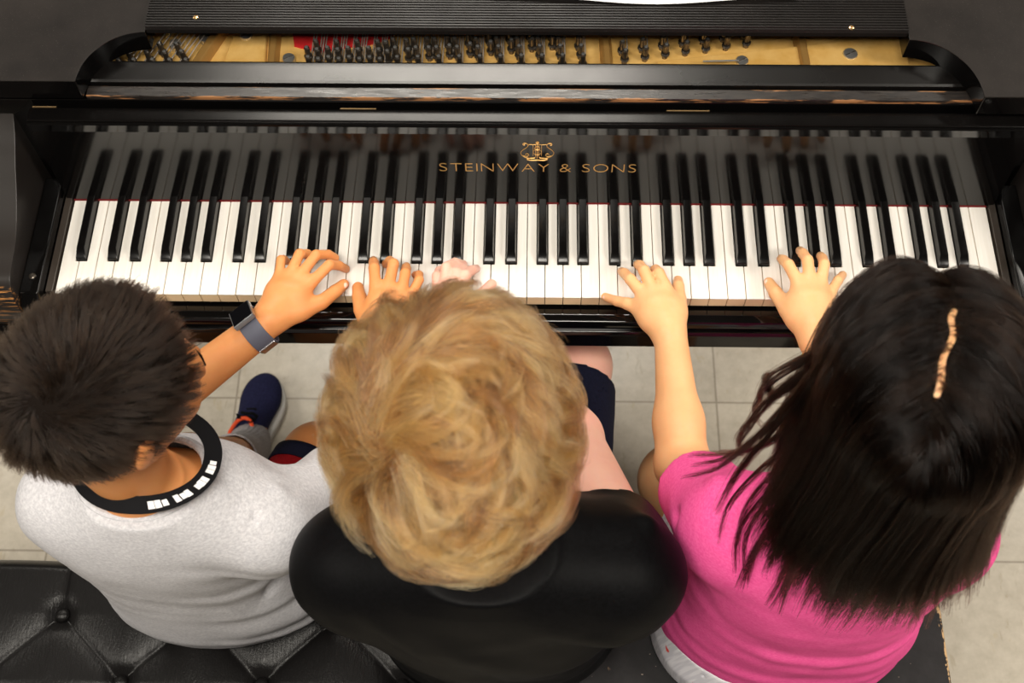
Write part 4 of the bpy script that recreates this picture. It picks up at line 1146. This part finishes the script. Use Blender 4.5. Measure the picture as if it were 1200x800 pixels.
top = np.clip(DC[:,2], 0, 1)
def collideC(p):
    for F_, m_ in ((S3, .006),):
        d = F_(p); bad = d < m_
        if bad.any():
            q = p[bad]; g = np.stack([F_(q+e)-F_(q-e) for e in (V(.004,0,0), V(0,.004,0), V(0,0,.004))], 1); g /= np.linalg.norm(g, axis=1, keepdims=True)+1e-9
            p = p.copy(); p[bad] = q+g*(m_-d[bad])[:,None]
    return p
rootsC = DC.copy()
def flowC(p, qd, nw, t, i):
    w = np.clip(1-t*3.2, 0, 1)*np.clip(top*1.3, 0, 1)
    sidew = (side[:,None]*RC[:,0]+(-.55+ .0*side[:,None])*RC[:,1])
    g = nrm_rows(np.stack([-.15-.45*(p[:,0]-cC[0]+.02), -.33-.0*p[:,1], -1+0*p[:,2]], 1))
    near = (nw[:,2] > .05)[:,None]
    tg = np.where(near, tangent(g, nw), g)
    back = np.clip(rootsC[:,1], 0, 1)[:,None]*np.clip(1-t*2.2, 0, 1)
    f = w[:,None]*tangent(sidew, nw)+(1-w[:,None])*tg+back*.6*tangent(np.broadcast_to(-RC[:,1], p.shape), nw)
    n_ = np.stack([wob(p, 26, 51), wob(p, 26, 52), wob(p, 26, 53)*.3], 1)
    return f+.55*t*n_
hc_ = .007+.011*rg.random(len(DC))
LC = .136+.07*rg.random(len(DC))+.10*np.clip(top, 0, 1)
GC = grow(DC, cC, RC, rC, LC, 28, flowC, lambda t, n: hc_+0*t, 0, 7, collideC, free=True)
hair_curves('hair_strands', children(GC, 34, .0026, .25, .1, .0016, 8), np.linspace(.00021, .00009, 28), HAIR_C, capC, 34)
# loose wisps over the left shoulder and back
def spline(pts, k=20):
    P = np.array([at(*p) for p in pts]); n = len(P); out = []
    for t in np.linspace(0, n-1, k):
        i = min(int(t), n-2); u = t-i; a, b, c, d = P[max(i-1,0)], P[i], P[i+1], P[min(i+2,n-1)]
        out.append(.5*((2*b)+(-a+c)*u+(2*a-5*b+4*c-d)*u*u+(-a+3*b-3*c+d)*u**3))
    return out
WS = [[(975,430,1.19),(935,490,1.12),(885,525,1.04),(812,531,.975)], [(960,430,1.20),(900,500,1.12),(850,540,1.02),(806,552,.965)],
 [(955,440,1.20),(905,500,1.10),(860,555,1.01),(835,600,.95)], [(950,430,1.18),(900,470,1.10),(880,495,1.06),(868,515,1.03),(878,528,1.02)],
 [(950,420,1.18),(905,450,1.10),(890,480,1.05),(905,500,1.03)], [(955,430,1.18),(908,462,1.10),(896,440,1.08),(904,436,1.07)],
 [(970,500,1.18),(900,550,1.05),(858,600,.99),(846,650,.93)], [(970,500,1.18),(915,560,1.06),(872,620,.97),(868,672,.92)],
 [(980,520,1.18),(930,580,1.06),(885,640,.96),(862,690,.90)], [(985,520,1.18),(940,590,1.06),(895,640,.97),(885,685,.92)],
 [(990,520,1.18),(950,600,1.06),(925,660,.96),(900,700,.90)], [(1000,530,1.18),(960,610,1.06),(930,670,.96),(915,712,.90)],
 [(1150,520,1.18),(1160,590,1.05),(1150,640,.98),(1128,664,.95)], [(1160,520,1.18),(1168,580,1.05),(1160,630,.99),(1132,655,.96)],
 [(1150,500,1.18),(1150,590,1.05),(1140,650,.97),(1116,682,.93)]]
GW = np.array([spline(w) for w in WS]); rw = np.random.default_rng(9)
GW = np.concatenate([GW+rw.normal(size=(len(WS),1,3))*.004*np.linspace(.3,1.6,20)[None,:,None] for _ in range(2)])
GW = np.stack([collideC(GW[:,i]) for i in range(20)], 1)
hair_curves('hair_strands', children(GW, 46, .0022, .5, .1, .0014, 12), np.linspace(.00021, .00009, 20), HAIR_C, capC)
# ---------------------------------------------------------------- the two benches
def mat_leather():
    m = Mat('black leather'); p = m.pos()
    a = m.noise(m.mapping(p, (260, 40, 60), (0,0,.5)), 1, 4, .6, 1.2); b = m.noise(p, 380, 3, .6)
    m.set(Base_Color=(.006,.0055,.0055,1), Roughness=.34, Specular_IOR_Level=.2)
    m.bump(m.math('ADD', m.math('MULTIPLY', a, 1.0), m.math('MULTIPLY', b, .4)), .45, .0016); return m.m
LE = mat_leather()
SZ = .474
b0 = empty('padded_bench', (-.49, -.45, 0), 'black tufted leather piano bench under the person in grey', 'bench')
A0 = at(70, 718, SZ)[:2]; A1 = at(138, 797, SZ)[:2]
dx, dy = abs(A1[0]-A0[0]), abs(A1[1]-A0[1])
X0, X1, Y0, Y1 = -1.02, -.075, -.640, -.268
btn = []
row = 0; y = A0[1]
while y > Y0+.03:
    x = A0[0]+(dx if row % 2 else 0)
    while x > X0+.05: x -= 2*dx
    x += 2*dx if x < X0+.03 else 0
    while x < X1-.03: btn.append((x, y)); x += 2*dx
    y -= dy; row += 1
ylast = y+dy
NX, NY = 300, 130
xs = np.linspace(X0, X1, NX); ys = np.linspace(Y0, Y1, NY); XX, YY = np.meshgrid(xs, ys)
u = ((XX-A0[0])/dx+(YY-A0[1])/dy)/2; v = ((XX-A0[0])/dx-(YY-A0[1])/dy)/2
pu = np.abs(np.sin(PI*u)); pv = np.abs(np.sin(PI*v))
front = YY > A0[1]; back = YY < ylast
pleat = np.abs(np.sin(PI*(XX-A0[0])/(2*dx)))
inside = np.minimum(pu, pv)**.45
edge_p = np.where(front, pleat**.45, inside)
t_ = np.clip((YY-A0[1])/.03, 0, 1)
h = np.where(front, inside*0+edge_p, inside)
bd = np.full_like(XX, 9.)
for x, y in btn: bd = np.minimum(bd, np.hypot(XX-x, YY-y))
z = SZ-.010+.012*h-.012*np.exp(-(bd/.016)**2)
ed = np.minimum(np.minimum(XX-X0, X1-XX), np.minimum(YY-Y0, Y1-YY)); z -= .030*(1-np.clip(ed/.022, 0, 1))**2.2
P_ = np.stack([XX, YY, z], -1).reshape(-1, 3)
idx = np.arange(NX*NY).reshape(NY, NX); Fq = np.stack([idx[:-1,:-1], idx[:-1,1:], idx[1:,1:], idx[1:,:-1]], -1).reshape(-1, 4)
rim = list(idx[0]) + list(idx[1:,-1]) + list(idx[-1,:-1][::-1]) + list(idx[1:-1,0][::-1])
low = P_[rim].copy(); low[:,2] = .385; n0 = len(P_); P_ = np.vstack([P_, low]); k = len(rim)
side = [(rim[i], n0+i, n0+(i+1)%k, rim[(i+1)%k]) for i in range(k)]
me = bpy.data.meshes.new('cushion'); me.from_pydata([tuple(p) for p in P_], [], [tuple(q) for q in Fq]+side+[tuple(range(n0, n0+k))])
bm = bmesh.new(); bm.from_mesh(me); bmesh.ops.recalc_face_normals(bm, faces=bm.faces); bm.to_mesh(me); bm.free()
cush = link('cushion', me, LE, b0, smooth=True, angle=1.0)
bl = MB(); bl.lathe((0,0,0), [(.0085,-.004),(.0098,.0),(.0085,.0035),(.005,.0055),(.0002,.0062)], 20); bme = bl.mesh('button'); bme.materials.append(LE)
bme.polygons.foreach_set('use_smooth', [True]*len(bme.polygons))
for x, y in btn:
    o = bpy.data.objects.new('button', bme); COL.objects.link(o); o.parent = cush; o.location = (x, y, SZ-.0125)
m = MB(); st = []
for x, y in btn:   # stitched cords along the folds
    for sx, sy in ((1,-1), (-1,-1)):
        x2, y2 = x+sx*dx, y+sy*dy
        if (X0 < x2 < X1) and y2 > Y0+.02: m.tube([(x+(x2-x)*t, y+(y2-y)*t, SZ-.0105) for t in (.1,.3,.5,.7,.9)], .0007, 5)
m.build('seam_cord', plain('black thread', (.02,.02,.02), .6), cush)
for x in (X0+.05, X1-.05):
    for y in (Y0+.05, Y1-.05):
        m = MB(); m.lathe((x, y, 0), [(.016,0),(.018,.05),(.024,.36),(.024,.386)], 12); m.build('leg', LQ, b0, smooth=True)
def mat_benchtop():
    m = Mat('chipped black paint'); p = m.pos(); sep = m.n('ShaderNodeSeparateXYZ'); m.l(p, sep.inputs[0])
    r = m.n('ShaderNodeMapRange'); m.l(sep.outputs[0], r.inputs[0]); r.inputs[1].default_value = .549; r.inputs[2].default_value = .5555; r.inputs[3].default_value = 0; r.inputs[4].default_value = .22
    n = m.noise(m.mapping(p, (160, 40, 40)), 1, 4, .65)
    w = m.ramp(m.math('ADD', n, r.outputs[0]), [(.72, 0), (.745, 1)])
    sc = m.ramp(m.noise(m.mapping(p, (95, 190, 60), (0,0,.2)), 1, 2), [(.735, 0), (.75, 1)])
    d = m.mix(m.ramp(m.noise(p, 20, 5, .7), [(.35, 0), (.7, 1)]), (.0075,.007,.0075), (.018,.017,.018))
    d = m.mix(sc, d, (.30,.25,.20)); m.l(m.mix(w, d, (.42,.28,.14)), m.b.inputs['Base Color']); m.set(Roughness=.42, Specular_IOR_Level=.25); return m.m
b1 = empty('wooden_bench', (.25, -.45, 0), 'black painted wooden piano bench with chipped edges under the person in pink', 'bench')
BT = mat_benchtop(); ZB = .482
m = MB(); m.box(-.060, .5585, -.640, -.285, ZB-.022, ZB); m.build('seat', BT, b1, bevel=.003)
m = MB(); m.box(-.02, .52, -.60, -.32, ZB-.10, ZB-.022); m.build('apron', LQ, b1, bevel=.002)
for x in (.0, .50):
    for y in (-.585, -.335):
        m = MB(); m.box(x-.02, x+.02, y-.02, y+.02, 0, ZB-.10); m.v = [(x+(a-x)*(.7 if c < .01 else 1), y+(b-y)*(.7 if c < .01 else 1), c) for a, b, c in m.v]; m.build('leg', LQ, b1, bevel=.002)
# ---------------------------------------------------------------- camera
cd = bpy.data.cameras.new('camera'); cam = bpy.data.objects.new('camera', cd); COL.objects.link(cam)
cd.sensor_width = 36; cd.lens = F_PX/1200*36; cd.clip_start = .02
cam.matrix_world = Matrix.Translation(CAM) @ Matrix([list(r) for r in CR]).to_4x4()
cd.dof.use_dof = True; cd.dof.focus_distance = 1.42; cd.dof.aperture_fstop = 7
SC.camera = cam
SC.view_settings.view_transform = 'Standard'; SC.view_settings.look = 'None'
SC.view_settings.gamma = 1; SC.view_settings.use_curve_mapping = False; SC.view_settings.exposure = EXPOSURE
SC.cycles.max_bounces = 8; SC.cycles.use_denoising = True
